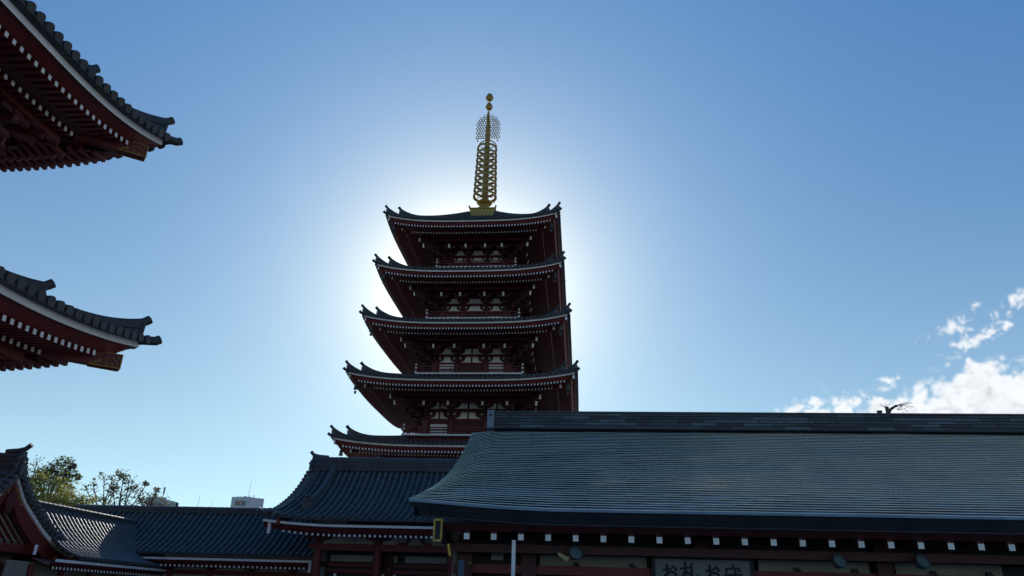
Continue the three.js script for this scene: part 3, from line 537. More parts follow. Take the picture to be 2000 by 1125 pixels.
// eave under a tiled slope: trim, board, rafters. front slope toward +z of the frame m; lift follows roof
function gableEave(th, R, { xa, xb, m = null, sg = 1, trimY, o, sp = 0.245, rw = 0.105, rh = 0.13, drop = 0.3, inset = 0.25, wallO, slope = 0.32, endA = true, endB = true, x0off = 0.3 }) {
  const nx = Math.max(6, Math.round((xb - xa) / 0.8)), trim = new B(m), board = new B(m), sof = new B(m);
  const U = (x) => R.up(x, R.O), Xf = (x) => x + R.fl(x, R.O);
  for (let i = 0; i < nx; i++) {
    const x0 = lerp(xa, xb, i / nx), x1 = lerp(xa, xb, (i + 1) / nx), q = (x, y, oo) => [Xf(x), trimY + U(x) + y, sg * oo];
    trim.quad(q(x0, 0, o), q(x1, 0, o), q(x1, 0.11, o), q(x0, 0.11, o)); trim.quad(q(x0, 0, o - 0.12), q(x1, 0, o - 0.12), q(x1, 0, o), q(x0, 0, o)); trim.quad(q(x0, 0.11, o), q(x1, 0.11, o), q(x1, 0.11, o - 0.1), q(x0, 0.11, o - 0.1));
    board.quad(q(x0, -drop + 0.14, o - inset - 0.03), q(x1, -drop + 0.14, o - inset - 0.03), q(x1, 0.01, o - 0.1), q(x0, 0.01, o - 0.1));
    sof.quad(q(x0, -drop + rh + 0.01, o - inset - 0.02), q(x1, -drop + rh + 0.01, o - inset - 0.02), q(x1, -drop + rh + 0.01 + (o - inset - wallO) * slope, wallO), q(x0, -drop + rh + 0.01 + (o - inset - wallO) * slope, wallO));
  }
  part('eave_trim', trim, M.white, th); part('eave_board', board, M.red, th); part('soffit', sof, M.redDark, th);
  if (endA) { const b = new B(m); b.box(Xf(xa) + 0.3, trimY + U(xa) - 0.28, sg * (o - 0.16), 0.13, 0.52, 0.12); part('verge_board_end', b, M.white, th); }
  if (endB) { const b = new B(m); b.box(Xf(xb) - 0.1, trimY + U(xb) - 0.24, sg * (o - 0.13), 0.13, 0.46, 0.12); part('verge_board_end', b, M.white, th); }
  const n = Math.floor((xb - xa - x0off - 0.3) / sp);
  for (let i = 0; i <= n; i++) {
    const x = xa + x0off + i * sp + R.fl(xa + x0off + i * sp, R.O) * 0.8, yo = trimY + U(x) - drop + rh / 2, oo = o - inset;
    const b = new B(m); b.beam([x, yo, sg * oo], [x, yo + (oo - wallO) * slope, sg * wallO], rw, rh); const rf = part('rafter', b, M.redDark, th);
    const e = new B(m); e.beam([x, yo, sg * (oo + 0.012)], [x, yo, sg * (oo + 0.002)], rw * 0.98, rh * 0.98); part('rafter_end', e, M.white, rf);
  }
}

// ---------------------------------------------------------------- inner gate in front of the pagoda
{
  const GX = -6.2, GZ = -40, gate = thing('inner_gate', 'red columned inner gate with high tiled roof directly before the pagoda', 'gate', [GX, 0, GZ]);
  const xa = -8.35, xb = 8.35;
  const R = tiledGable(gate, { prof: [[0, 8.25], [0.79, 7.31], [1.64, 6.56], [2.72, 5.88], [3.69, 5.42], [4.45, 5.16]], xa, xb, ridgeY: 8.12, ridgeH: 0.68, ridgeW: 0.55, flareA: 0.55, flareB: 0.55, lift: 0.2, liftLen: 3, sp: 0.31, fronts: [1], ridgeXa: xa + 0.12, ridgeXb: xb - 0.12 });
  // verge: short cover tiles laid across the gable edge
  for (const e of [-1, 1]) {
    const xe = e < 0 ? xa : xb;
    for (const sg of [1, -1]) for (let i = 1; i < 19; i++) { const s = i / 19.5, p = R.P(xe, s, sg, 0.05), b = new B(); const d = norm(sub(R.P(xe, s + 0.02, sg), R.P(xe, s, sg))); b.roll([add(p, [e * 0.2, -0.09, 0]), add(p, [-e * 0.42, 0.05, 0])], 0.105, norm([0, d[1], d[2]]), 5, true, 0.9); if (sg > 0) part('verge_tile', b, M.tile, R.roof); else part('verge_tile', b, M.tileB, R.roof); }
    // descending ridge beside the verge
    for (const sg of [1]) { const b = new B(), pts = [], hs = []; const x = xe - e * 1.25; for (let j = 0; j <= 14; j++) { const s = lerp(0.02, 0.72, j / 14); pts.push(R.P(x, s, sg, 0.02)); hs.push(0.3 + 0.12 * Math.pow(j / 14, 4)); } b.sweep(pts, 0.26, hs, [1, 0, 0]); b.roll(pts.map((p, j) => add(p, [0, hs[j], 0])).reverse(), 0.12, [1, 0, 0], 5, true, 0.93); const dr = part('descending_ridge', b, M.tile, R.roof); const q = pts[14]; const o = new B(); o.box(q[0], q[1] + 0.2, q[2] + 0.06, 0.5, 0.62, 0.12); o.box(q[0], q[1] + 0.5, q[2] + 0.14, 0.3, 0.24, 0.16); o.tube([[q[0], q[1] + 0.48, q[2]], [q[0], q[1] + 0.66, q[2] + 0.36]], 0.09, 7); part('descending_ridge_end', o, M.tile, dr); }
    // corner tile curling up at the eave
    const c = R.P(xe, 1, 1, 0.05), b = new B(); b.tube([add(c, [-e * 0.7, 0.05, -0.45]), add(c, [0, 0.05, -0.05]), add(c, [e * 0.22, 0.16, 0.12])], 0.11, 7); b.lathe([[0.0, 0.12], [0.12, 0.08], [0.17, -0.02], [0.15, -0.12], [0, -0.14]], c[0] - e * 0.3, c[1] + 0.14, c[2] - 0.12, 10); part('corner_tile', b, M.tile, R.roof);
    ridgeEnd(gate, [xe - e * 0.1, 8.1, 0], [e, 0, 0], 0.5, 0.78, 0.3);
    // gable bargeboards and pediment
    for (const sg of [1, -1]) { const bb = new B(), pts = []; for (let j = 0; j <= 12; j++) { const p = R.P(xe, j / 12, sg, -0.5); p[0] = xe - e * 0.25; pts.push(p); } bb.sweep(pts, 0.12, 0.36, [1, 0, 0]); part('bargeboard', bb, M.red, gate); }
    const pd = new B(); pd.at(new THREE.Matrix4().makeRotationY(Math.PI / 2).setPosition(xe - e * 1.5, 0, 0)); pd.plate([[-3.2, 5.1], [3.2, 5.1], [1.6, 6.2], [0, 7.9], [-1.6, 6.2]], -0.05, 0.05); part('pediment', pd, M.plasterShade, gate);
  }
  gableEave(gate, R, { xa: xa, xb: xb, trimY: 4.84, o: 4.3, wallO: 2.8, drop: 0.40, inset: 0.3, x0off: 0.72 });
  // frame: columns, tie beam, brackets, plaster above the beam
  const cols = [-6.53, -3.58, 0.0, 3.58, 6.53], zf = 2.8;
  for (const x of cols) {
    for (const z of [zf, -zf]) { const c = new B(); c.lathe([[0.2, 0], [0.2, 4.6]], x, 0, z, 16); part('column', c, M.red, gate); }
    const k = new B(); k.plate([[-0.14, 4.22], [0.14, 4.22], [0.2, 4.36], [0.55, 4.42], [0.66, 4.52], [0.68, 4.66], [-0.68, 4.66], [-0.66, 4.52], [-0.55, 4.42], [-0.2, 4.36]].map(([a, y]) => [a + x, y]), zf + 0.02, zf + 0.26); part('boat_bracket', k, M.redDark, gate);
  }
  const tb = new B(); tb.box(0, 4.05, zf, 13.4, 0.31, 0.24); for (const e of [-1, 1]) tb.beam([e * 6.7, 4.05, zf], [e * 7.0, 4.08, zf], 0.2, 0.22); part('tie_beam', tb, M.red, gate);
  const pw = new B(); pw.box(0, 4.45, zf - 0.06, 13.06, 0.48, 0.06); part('upper_plaster', pw, M.plasterShade, gate);
  for (const x of [-1.78, 1.78, 5.05, -5.05].slice(0, 2)) {   // frog-leg struts
    const side = [[0.26, 4.66], [0.33, 4.62], [0.36, 4.48], [0.45, 4.32], [0.62, 4.3], [0.74, 4.33], [0.88, 4.215], [0.38, 4.215], [0.27, 4.35], [0.22, 4.54]];
    const b = new B(); for (const e of [1, -1]) b.plate(side.map(([a, y]) => [x + a * e, y]), zf, zf + 0.1); b.box(x, 4.62, zf + 0.05, 0.5, 0.1, 0.1); part('frog_leg_strut', b, M.redDark, gate);
  }
  // inner wall, set back
  const zi = 1.5;
  const iw = new B(); iw.box(0, 2.3, zi - 0.1, 13.0, 4.6, 0.12); part('inner_wall', iw, M.dark, gate);
  for (const [x0, x1] of [[-6.3, -3.78], [-3.3, -2.9], [-2.5, 2.5], [2.9, 3.3]]) { const b = new B(); b.box((x0 + x1) / 2, 3.62, zi, x1 - x0, 0.3, 0.06); part('plaster_panel', b, M.plasterShade, gate); }
  for (const y of [3.3, 3.02]) { const b = new B(); b.box(0, y, zi + 0.05, 13.0, 0.18, 0.12); part('inner_beam', b, M.red, gate); }
  for (const x of [-5.95, -3.52, -2.95]) { const b = new B(); b.box(x, 1.45, zi + 0.06, 0.14, 2.9, 0.08); part('door_frame', b, M.white, gate); }
  const ip = new B(); ip.lathe([[0.15, 0], [0.15, 3.9]], -3.22, 0, zi + 0.12, 12); part('inner_post', ip, M.redDark, gate);
  const gf = new B(); gf.lathe([[0, 0.07], [0.05, 0.05], [0.06, 0], [0, -0.06]], -3.22, 3.12, zi + 0.3, 8); part('gilt_fitting', gf, M.gold, gate);
  // end wall of the bay with plaster
  for (const x of [-6.53, 6.53]) { const b = new B(); b.box(x, 2.3, 0, 0.1, 3.9, 5.3); part('end_wall', b, M.plasterShade, gate); const q = new B(); q.box(x, 3.3, 0, 0.22, 0.22, 5.4); part('end_beam', q, M.redDark, gate); }
  for (const x of [-6.53, -3.58]) { const b = new B(); b.box(x, 3.3, (zf + zi) / 2, 0.16, 0.2, zf - zi); part('cross_beam', b, M.redDark, gate); }
}

// ---------------------------------------------------------------- long corridor with tiled roof
{
  const cor = thing('corridor_hall', 'long low corridor with straight dark tiled roof and level ridge', 'building', [-20.7, 0, -42]);
  const xa = -8.3, xb = 7.1;
  const R = tiledGable(cor, { prof: [[0, 6.08], [1.1, 5.05], [2.2, 4.2], [3.15, 3.66]], xa, xb, ridgeY: 5.98, ridgeH: 0.3, ridgeW: 0.46, sp: 0.335, fronts: [1], ridgeXa: xa, ridgeXb: xb });
  gableEave(cor, R, { xa: xa + 0.2, xb, trimY: 3.38, o: 3.05, wallO: 1.7, drop: 0.32, inset: 0.25, endA: false });
  for (const sg of [1, -1]) { const w = new B(); w.box((xa + xb) / 2, 1.7, sg * 1.66, xb - xa, 3.4, 0.08); part('plaster_wall', w, M.plasterShade, cor); }
  for (let x = -7.6; x < 7; x += 2.22) { const c = new B(); c.lathe([[0.13, 0], [0.13, 3.2]], x, 0, 1.78, 12); part('post', c, M.red, cor);
    const k = new B(); k.plate([[-0.1, 2.95], [0.1, 2.95], [0.3, 3.06], [0.48, 3.12], [0.5, 3.24], [-0.5, 3.24], [-0.48, 3.12], [-0.3, 3.06]].map(([a, y]) => [a + x, y]), 1.72, 1.95); part('boat_bracket', k, M.redDark, cor); }
  const b = new B(); b.box((xa + xb) / 2, 2.84, 1.78, xb - xa, 0.2, 0.16); part('wall_beam', b, M.red, cor);
  const o = new B(); o.box(-2.26, 6.34, 0, 0.1, 0.22, 0.1); o.lathe([[0.0, 0.16], [0.07, 0.12], [0.09, 0.02], [0.05, 0]], -2.26, 6.42, 0, 8); part('ridge_finial', o, M.bronze, cor);
}

// ---------------------------------------------------------------- corridor running away from the camera on the left
{
  const sc = thing('side_corridor', 'low tiled roof corridor with sunlit tile rows running toward the long corridor', 'building', [-24.72, 0, -37.2]);
  const m = turn(1);
  const R = tiledGable(sc, { prof: [[0, 5.28], [0.95, 4.24], [1.99, 3.42], [2.6, 3.14], [3.0, 3.03]], xa: -4.6, xb: 4.6, m, ridgeY: 5.1, ridgeH: 0.32, ridgeW: 0.44, sp: 0.315, fronts: [1] });
  gableEave(sc, R, { xa: -6.1, xb: 4.6, m, trimY: 2.82, o: 2.92, wallO: 1.8, drop: 0.28, inset: 0.25, endA: false, endB: false });
  for (const sg of [1, -1]) { const w = new B(m); w.box(-1.45, 1.4, sg * 1.75, 11.9, 2.8, 0.08); part('plaster_wall', w, M.plasterOldShade, sc); }
  for (let x = -6; x < 4.5; x += 2) { const c = new B(m); c.lathe([[0.12, 0], [0.12, 2.7]], x, 0, 1.85, 10); part('post', c, M.red, sc); }
}

// ---------------------------------------------------------------- gabled hall at the left edge
{
  const gh = thing('gabled_hall', 'red gabled hall with white edged bargeboard and tiled ridge at left edge', 'building', [-28.5, 0, -29.6]);
  const xa = -7, xb = 5.1;
  const R = tiledGable(gh, { prof: [[0, 6.35], [0.85, 5.42], [1.6, 4.92], [2.5, 4.36], [3.55, 3.88], [4.55, 3.55]], xa, xb, ridgeY: 6.15, ridgeH: 0.78, ridgeW: 0.6, sp: 0.33, fronts: [1] });
  ridgeEnd(gh, [xb - 0.05, 6.1, 0], [1, 0, 0], 0.5, 0.98, 0.34);
  for (const sg of [1, -1]) {
    // verge tiles across the edge
    for (let i = 0; i < 17; i++) { const s = (i + 0.6) / 17.4, p = R.P(xb, s, sg, 0.08), d = norm(sub(R.P(xb, s + 0.02, sg), R.P(xb, s, sg))), b = new B(); b.roll([add(p, [0.26, -0.1, 0]), add(p, [-0.5, 0.04, 0])], 0.12, norm([0, d[1], d[2]]), 5, true, 0.9); b.roll([add(p, [0.2, -0.24, 0]), add(p, [-0.3, -0.16, 0])], 0.1, norm([0, d[1], d[2]]), 5, true, 0.9); part('verge_tile', b, i % 2 ? M.tile : M.tileB, R.roof); }
    // white edge, broad red bargeboard below it
    const we = new B(), rb = new B(), p1 = [], p2 = [], h2 = [];
    for (let j = 0; j <= 16; j++) { const s = j / 16, p = R.P(xb, s, sg, 0); p1.push([xb - 0.02, p[1] - 0.42, p[2]]); const hh = lerp(0.62, 0.72, s); p2.push([xb - 0.1, p[1] - 0.42 - hh, p[2]]); h2.push(hh); }
    we.sweep(p1, 0.2, 0.17, [1, 0, 0]); part('bargeboard_edge', we, M.white, gh);
    rb.sweep(p2, 0.14, h2, [1, 0, 0]); part('bargeboard', rb, M.red, gh);
    // gilt scrollwork near apex and at the foot
    const gs = new B(), R2 = rng(8 + sg); const scroll = (cy, cz, r, dir) => { const pts = []; for (let i = 0; i <= 14; i++) { const a = i / 14 * 8.5 * dir, rr = r * (1 - i / 17); pts.push([xb, cy + Math.sin(a) * rr, cz + Math.cos(a) * rr]); } gs.tube(pts, 0.025, 5, 0.015); };
    for (const [dy, dz, r] of [[-0.75, 0.3, 0.14], [-1.05, 0.5, 0.13], [-0.95, 0.16, 0.12], [-1.3, 0.7, 0.1]]) scroll(6.35 + dy, sg * dz, r, sg);
    for (const [zz, r] of [[4.1, 0.16], [3.75, 0.13], [4.35, 0.1]]) { const s = zz / 4.55, p = R.P(xb, s, sg, -0.8); scroll(p[1] + 0.02, sg * zz, r, -sg); }
    part('gilt_scrollwork', gs, M.goldOld, gh);
    // purlin end
    const pe = new B(); pe.box(xb - 0.4, 3.3, sg * 2.1, 1.1, 0.42, 0.2); const pu = part('purlin', pe, M.red, gh); const pc = new B(); pc.box(xb + 0.158, 3.3, sg * 2.1, 0.012, 0.4, 0.2); part('purlin_end', pc, M.white, pu);
    // slanted battens in the pediment
    for (let i = 0; i < 5; i++) { const z1 = 2.35 - i * 0.42, y1 = 3.52, top = Math.max(0.08, 0.62 - i * 0.28); const b = new B(); const yT = y1 + (z1 - top) * 0.74; b.beam([xb - 0.42, y1, sg * z1], [xb - 0.42, yT, sg * top], 0.06, 0.07); b.plate.call(b.at(new THREE.Matrix4().makeRotationY(Math.PI / 2).setPosition(xb - 0.42, 0, 0)), [[-sg * z1 - 0.1, y1 - 0.05], [-sg * z1 + 0.1, y1 - 0.05], [-sg * z1 + 0.02, y1 + 0.12]], -0.03, 0.03); part('pediment_batten', b, M.plasterOldShade, gh); }
  }
  const pd = new B(new THREE.Matrix4().makeRotationY(Math.PI / 2).setPosition(xb - 0.55, 0, 0)); pd.plate([[-3.4, 3.3], [3.4, 3.3], [2.4, 3.9], [0.8, 5.0], [0, 5.8], [-0.8, 5.0], [-2.4, 3.9]], -0.05, 0.05); part('pediment', pd, M.red, gh);
  const gb = new B(new THREE.Matrix4().makeRotationY(Math.PI / 2).setPosition(xb, 0, 0)); gb.plate([[0, 5.55], [0.22, 5.25], [0.3, 4.95], [0.16, 4.7], [0, 4.5], [-0.16, 4.7], [-0.3, 4.95], [-0.22, 5.25]], 0.0, 0.07); part('gable_pendant', gb, M.redDark, gh);
  const hb = new B(); hb.box(xb - 0.4, 3.3, 0, 0.26, 0.32, 6.6); part('gable_beam', hb, M.red, gh);
  gableEave(gh, R, { xa, xb: xb - 0.3, trimY: 3.24, o: 4.4, wallO: 2.9, drop: 0.36, inset: 0.3, endA: false, endB: false });
  gableEave(gh, R, { xa, xb: xb - 0.3, sg: -1, trimY: 3.24, o: 4.4, wallO: 2.9, drop: 0.36, inset: 0.3, endA: false, endB: false });
  const bd = new B(); bd.box((xa + xb - 1.4) / 2, 1.7, 0, xb - xa - 1.4, 3.4, 5.8); part('hall_body', bd, M.plasterOldShade, gh);
  for (const z of [-3.5, 0, 3.5]) { const c = new B(); c.lathe([[0.18, 0], [0.18, 3.3]], xb - 0.75, 0, z, 12); part('column', c, M.red, gh); }
  const lb = new B(); lb.box(xb - 0.72, 2.6, 0, 0.2, 0.22, 6); part('lower_beam', lb, M.redDark, gh);
}

// ---------------------------------------------------------------- great two-tiered gate at upper left
{
  const hx = 12, hz = 9.1, cx = -16.3 - hx, cz = -23.3 + hz;
  const tg = thing('temple_gate', 'great two-tiered temple gate whose red raftered eaves reach in from the left', 'gate', [cx, 0, cz]);
  const near = (f, t, tier) => (f === 1 && t > -1.5) || (f === 2 && t < -(hx - 11));
  const hipU = { stages: [[0.35, 2.5, 0.4, 0.42, 0.36], [2.45, 7.6, 0.44, 0.6, 0.5]], upLen: 2.0, nose: 0.12, tip: 0.17, r1: [0.1, 0.65, -0.82], r2: [2.4, 2.9, -1.35], size: [0.36, 0.46], gilt: true };
  hipRoof(tg, { hx, hz, y0: 17.05, lift: 0.87, span: 6, pw: 2.4, cornerGap: 0.75, d1x: 0.38, d1z: 0.72, d2x: 0.56, d2z: 0.86, wx: hx - 4.2, wz: hz - 4.2, e1x: 0.5, e1z: 0.8, e2: 1.7, d1: 0.62, d2: 0.8, sp: 0.325, rw: 0.135, rh: 0.17, run: 8.4, rise: 6.2, k: 0.66, ov: 0.3, trimH: 0.25, tr: 0.14, ts: 0.42, tileLen: 0.5, rollSeg: 6, rows: 16, s1: 0.06, s2: 0.16, fine: near, hip: hipU, mats: {} });
  hipRoof(tg, { hx: hx + 0.6, hz: hz + 0.65, y0: 9.08, lift: 0.68, span: 6.5, pw: 2.0, cornerGap: 0.75, d1x: 0.46, d1z: 0.56, d2x: 0.54, d2z: 0.7, wx: hx - 3.6, wz: hz - 3.6, e1x: 0.5, e1z: 0.9, e2: 1.7, d1: 0.6, d2: 0.74, sp: 0.315, rw: 0.135, rh: 0.17, run: 4.6, rise: 1.95, k: 0.6, ov: 0.3, trimH: 0.23, tr: 0.14, ts: 0.42, tileLen: 0.5, rollSeg: 6, rows: 10, s1: 0.06, s2: 0.16, fine: near, hip: { ...hipU, stages: [[0.35, 2.7, 0.4, 0.42, 0.3], [2.65, 4.4, 0.42, 0.42, 0.4]], r1: [0.15, 0.58, -0.77], r2: [2.4, 2.9, -1.15] } });
  // body of each storey with columns, beams, brackets
  for (const [y0, y1, wx, wz] of [[0, 9.6, hx - 3.7, hz - 3.7], [11.0, 17.6, hx - 4.3, hz - 4.3]]) {
    const b = new B(); b.box(0, (y0 + y1) / 2, 0, wx * 2, y1 - y0, wz * 2); const w = part('wall', b, M.redDark, tg);
    for (let f = 1; f < 3; f++) { const m = turn(f), A = f % 2 ? wz : wx, O = f % 2 ? wx : wz, n = f % 2 ? 3 : 5;
      for (let i = 0; i <= n; i++) { const t = lerp(-A, A, i / n), c = new B(m); c.lathe([[0.35, y0], [0.35, y1 - 1.4]], t, 0, O + 0.1, 14); part('column', c, M.red, w);
        const k = new B(m); for (let s = 0; s < 3; s++) { const y = y1 - 2.3 + s * 0.42, o = O + 0.7 + s * 0.62; k.beam([t, y, O - 0.1], [t, y, o], 0.24, 0.28); k.box(t, y + 0.2, o - 0.15, 1.3, 0.22, 0.22); k.box(t, y + 0.25, o - 0.15, 0.36, 0.2, 0.36); } part('bracket', k, M.redDark, w); }
      const g = new B(m); g.box(0, y1 - 2.6, O + 0.12, A * 2, 0.4, 0.3); g.box(0, y1 - 1.02, O + 1.95, A * 2 + 3.8, 0.3, 0.28); part('wall_beam', g, M.red, w); }
    // curved diagonal corner arms with pale ends
    for (const [sx, sz] of [[1, -1]]) for (let s = 0; s < 2; s++) { const d = 0.9 + s * 0.6, y = y1 - 1.7 + s * 0.45, k = new B(); const p = [sx * (wx + d), y, sz * (wz + d)], q = [sx * wx, y + 0.3, sz * wz]; k.beam(p, q, 0.32, 0.34); const a = part('corner_arm', k, M.red, w); }
  }
  const rt = new B(); rt.box(0, 23.6, 0, (hx - 7) * 2, 1.2, 0.8); part('main_ridge', rt, M.ridge, tg);
}

// ---------------------------------------------------------------- amulet shop with sheet-metal roof, right
{
  const SX = 0, SZ = -26, shop = thing('amulet_shop', 'long amulet shop with blue-grey ribbed metal roof filling the lower right', 'building', [SX, 0, SZ]);
  const XR = 23, runL = 5.2, n = 43;
  const yAt = (b) => 7.35 - 3.29 * (1.12 * b - 0.12 * b * b);
  const xv = (b) => -3.82 - 0.9 * Math.pow(b, 1.15);
  const shape = (x, b) => {   // verge rolls down to the left, eave corner lifts
    const q = clamp(1 - (x - xv(b)) / 1.35), l = clamp(1 - (x - xv(b)) / 4.5);
    return -(0.10 + 0.36 * Math.sin(Math.PI * clamp(b * 0.93 + 0.02))) * q * q * (1 - 0.75 * b * b) + 0.24 * b * b * b * l * l;
  };
  const xs = (b) => { const out = []; for (let i = 0; i <= 10; i++) out.push(xv(b) + 1.35 * Math.pow(i / 10, 1.3)); for (let x = xv(b) + 1.75; x < XR; x += 0.3) out.push(x); out.push(XR); return out; };
  const NX = 0;
  const colsN = Math.round((XR + 4.7 - 1.35) / 0.27);
  const X = (b, i) => i <= 10 ? xv(b) + 1.35 * Math.pow(i / 10, 1.3) : lerp(xv(b) + 1.35, XR, (i - 10) / colsN);
  const back = new B(); for (let j = 0; j < 12; j++) { const b0 = j / 12, b1 = (j + 1) / 12; for (let i = 0; i < 12; i++) { const p = (b, q) => { const x = lerp(xv(b), XR, q / 12); return [x, yAt(b) + shape(x, b), -b * runL]; }; back.quad(p(b0, i), p(b0, i + 1), p(b1, i + 1), p(b1, i)); } }
  const roof = part('roof', back, M.copper, shop);
  for (let j = 0; j < n; j++) {
    const bq = (q) => 0.78 * q + 0.22 * q * q, b0 = bq(j / n), b1 = bq((j + 1) / n), c = new B(), lip = lerp(0.026, 0.017, b1), ov = 0.035 / runL;
    const wob = (x, k) => 0.015 * (vnoise(x * 0.55 + j * 0.16, (j + k) * 0.22, 5) - 0.5) + 0.012 * (vnoise(x * 2.0, (j + k) * 2.3, 9) - 0.5);
    const at = (i, b, dy) => { const x = X(b, i); return [x, yAt(b) + shape(x, b) + dy(x), b * runL]; };
    const top = (i) => at(i, b0, () => 0), bot = (i) => at(i, b1 + ov, (x) => lip + 0.018 + wob(x, 0.6)), thin = (i) => at(i, b1 + ov, (x) => lip + 0.010 + wob(x, 0.6)), low = (i) => at(i, b1 - ov, () => -0.004);
    for (let i = 0; i < colsN + 10; i++) { c.quad(top(i), bot(i), bot(i + 1), top(i + 1)); c.quad(bot(i), thin(i), thin(i + 1), bot(i + 1)); c.quad(thin(i), low(i), low(i + 1), thin(i + 1)); }
    part('roof_course', c, hash2(j, 4, 4) > 0.5 ? M.copper : M.copperB, roof);
  }
  // thick layered eave edge
  const E = (x, y, o) => [x, yAt(1) + shape(x, 1) + y, o]; const ex = []; for (let i = 0; i <= 40; i++) ex.push(lerp(xv(1), XR, Math.pow(i / 40, 1.6)));
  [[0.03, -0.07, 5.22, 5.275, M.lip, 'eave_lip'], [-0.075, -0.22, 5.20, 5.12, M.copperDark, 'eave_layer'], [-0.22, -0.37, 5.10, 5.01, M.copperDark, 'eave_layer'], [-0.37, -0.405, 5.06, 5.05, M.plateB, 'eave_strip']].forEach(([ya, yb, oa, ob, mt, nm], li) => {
    const c = new B(), ins = li * 0.12; for (let i = 0; i < 40; i++) { const x0 = Math.max(ex[i], xv(1) + ins), x1 = Math.max(ex[i + 1], xv(1) + ins); c.quad(E(x0, yb, ob), E(x1, yb, ob), E(x1, ya, oa), E(x0, ya, oa)); c.quad(E(x0, yb, ob - 0.14), E(x1, yb, ob - 0.14), E(x1, yb, ob), E(x0, yb, ob)); }
    part(nm, c, mt, roof);
  });
  { // verge edge on the left: layered board following the gable
    for (const [ya, yb, ins, mt] of [[0.02, -0.2, 0, M.copperB], [-0.2, -0.42, 0.14, M.copperDark]]) { const c = new B(); for (let j = 0; j < 20; j++) { const b0 = j / 20, b1 = (j + 1) / 20, p = (b, y) => [xv(b) + ins, yAt(b) + shape(xv(b), b) + y, b * (runL - ins * 0.9)]; c.quad(p(b0, yb), p(b1, yb), p(b1, ya), p(b0, ya)); c.quad(p(b0, yb), p(b0, yb).map((v, i) => v + (i ? 0 : 0.25)), p(b1, yb).map((v, i) => v + (i ? 0 : 0.25)), p(b1, yb)); } part('verge_edge', c, mt, roof); }
  }
  // box ridge of overlapping plates
  const core = new B(); core.box((XR - 3.0) / 2, 7.6, 0, XR + 3.0, 0.5, 0.7); const rg = part('ridge', core, M.copperDark, roof);
  const R = rng(77), rowsN = 5, rh = 0.53 / rowsN;
  for (let j = 0; j < rowsN; j++) { let x = -3.02 - (j % 2) * 0.4; while (x < 17) { const w = 0.86 + R() * 0.1, x0 = Math.max(x, -3.02), c = new B(), z = 0.385 + (R() - 0.5) * 0.012; c.box((x0 + x + w) / 2, 7.36 + (j + 0.5) * rh + (R() - 0.5) * 0.006, z - 0.03, x + w - x0 - 0.012, rh - 0.022, 0.06); part('ridge_plate', c, [M.plateA, M.plateB, M.plateA, M.plateC][Math.floor(R() * 4)], rg); x += w; } }
  const rc = new B(); rc.box((XR - 3.0) / 2, 7.91, 0, XR + 3.0, 0.05, 0.86); part('ridge_cap', rc, M.plateA, rg);
  const rl = new B(); rl.box((XR - 3.0) / 2, 7.335, 0, XR + 3.0, 0.035, 0.9); part('ridge_foot', rl, M.plateB, rg);
  const re = new B(); re.box(-3.13, 7.65, 0, 0.24, 0.62, 0.92); part('ridge_end_plate', re, M.lip, rg);
  const rd = new B(); rd.at(new THREE.Matrix4().makeRotationX(Math.PI / 2).setPosition(-3.13, 7.78, 0.47)); rd.lathe([[0.0, 0.02], [0.05, 0.01], [0.055, -0.01]], 0, 0, 0, 10); part('ridge_stud', rd, M.plateA, rg);
  // under the eave: board, rafters with white ends, soffit
  const z0 = 4.65;
  const bd = new B(); bd.quad([-3.95, 3.5, z0 + 0.02], [XR, 3.5, z0 + 0.02], [XR, 3.68, z0 + 0.36], [-3.95, 3.68, z0 + 0.36]); part('eave_board', bd, M.redDark, shop);
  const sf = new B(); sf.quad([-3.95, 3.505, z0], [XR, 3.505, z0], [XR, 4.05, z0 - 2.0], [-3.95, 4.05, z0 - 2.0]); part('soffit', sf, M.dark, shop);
  for (let i = 0; i < 33; i++) { const x = -3.15 + i * 0.75, b = new B(); b.beam([x, 3.395, z0], [x, 3.94, z0 - 2], 0.15, 0.21); const rf = part('rafter', b, M.redOld, shop); const e = new B(); e.box(x, 3.395, z0 + 0.008, 0.152, 0.215, 0.012); part('rafter_end', e, M.white, rf); }
  // wall beams, posts, plaster, counters
  const kb = new B(); kb.box(9.5, 3.12, 3.75, 26.6, 0.22, 0.26); part('eave_beam', kb, M.redOld, shop);
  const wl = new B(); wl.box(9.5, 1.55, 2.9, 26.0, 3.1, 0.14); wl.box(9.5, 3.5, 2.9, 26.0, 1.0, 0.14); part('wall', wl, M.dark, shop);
  for (const x of [-3.35, -1.5, 3.4, 8.32, 13.2, 18.1]) { const b = new B(); b.box(x, 1.75, 3.2, 0.42, 3.5, 0.42); part('post', b, M.redOld, shop); }
  for (const [x0, x1, y0, y1] of [[-1.2, 1.85, 2.72, 3.02], [4.95, 7.95, 2.72, 3.02], [8.65, 11.45, 2.72, 3.02], [13.5, 17.8, 2.72, 3.02]]) { const b = new B(); b.box((x0 + x1) / 2, (y0 + y1) / 2, 3.2, x1 - x0, y1 - y0, 0.05); part('plaster_panel', b, M.plasterOldShade, shop);
    for (const f of [0.34, 0.86]) { const q = new B(); q.box(lerp(x0, x1, f), y0 + 0.05, 3.26, 0.13, 0.12, 0.1); q.box(lerp(x0, x1, f) + 0.08, y0 + 0.02, 3.26, 0.08, 0.06, 0.1); part('panel_block', q, M.dark, shop); } }
  const pl = new B(); pl.plate([[-2.62, 2.84], [-2.26, 2.84], [-2.24, 3.12], [-2.6, 3.07]], 3.2, 3.24); part('plaster_panel', pl, M.plasterOldShade, shop);
  const lb = new B(); lb.box(9.5, 2.6, 3.24, 26.4, 0.24, 0.16); part('lintel', lb, M.red, shop);
  const dp = new B(); dp.box(-1.85, 1.65, 4.5, 0.1, 3.3, 0.07); part('drain_board', dp, M.white, shop);
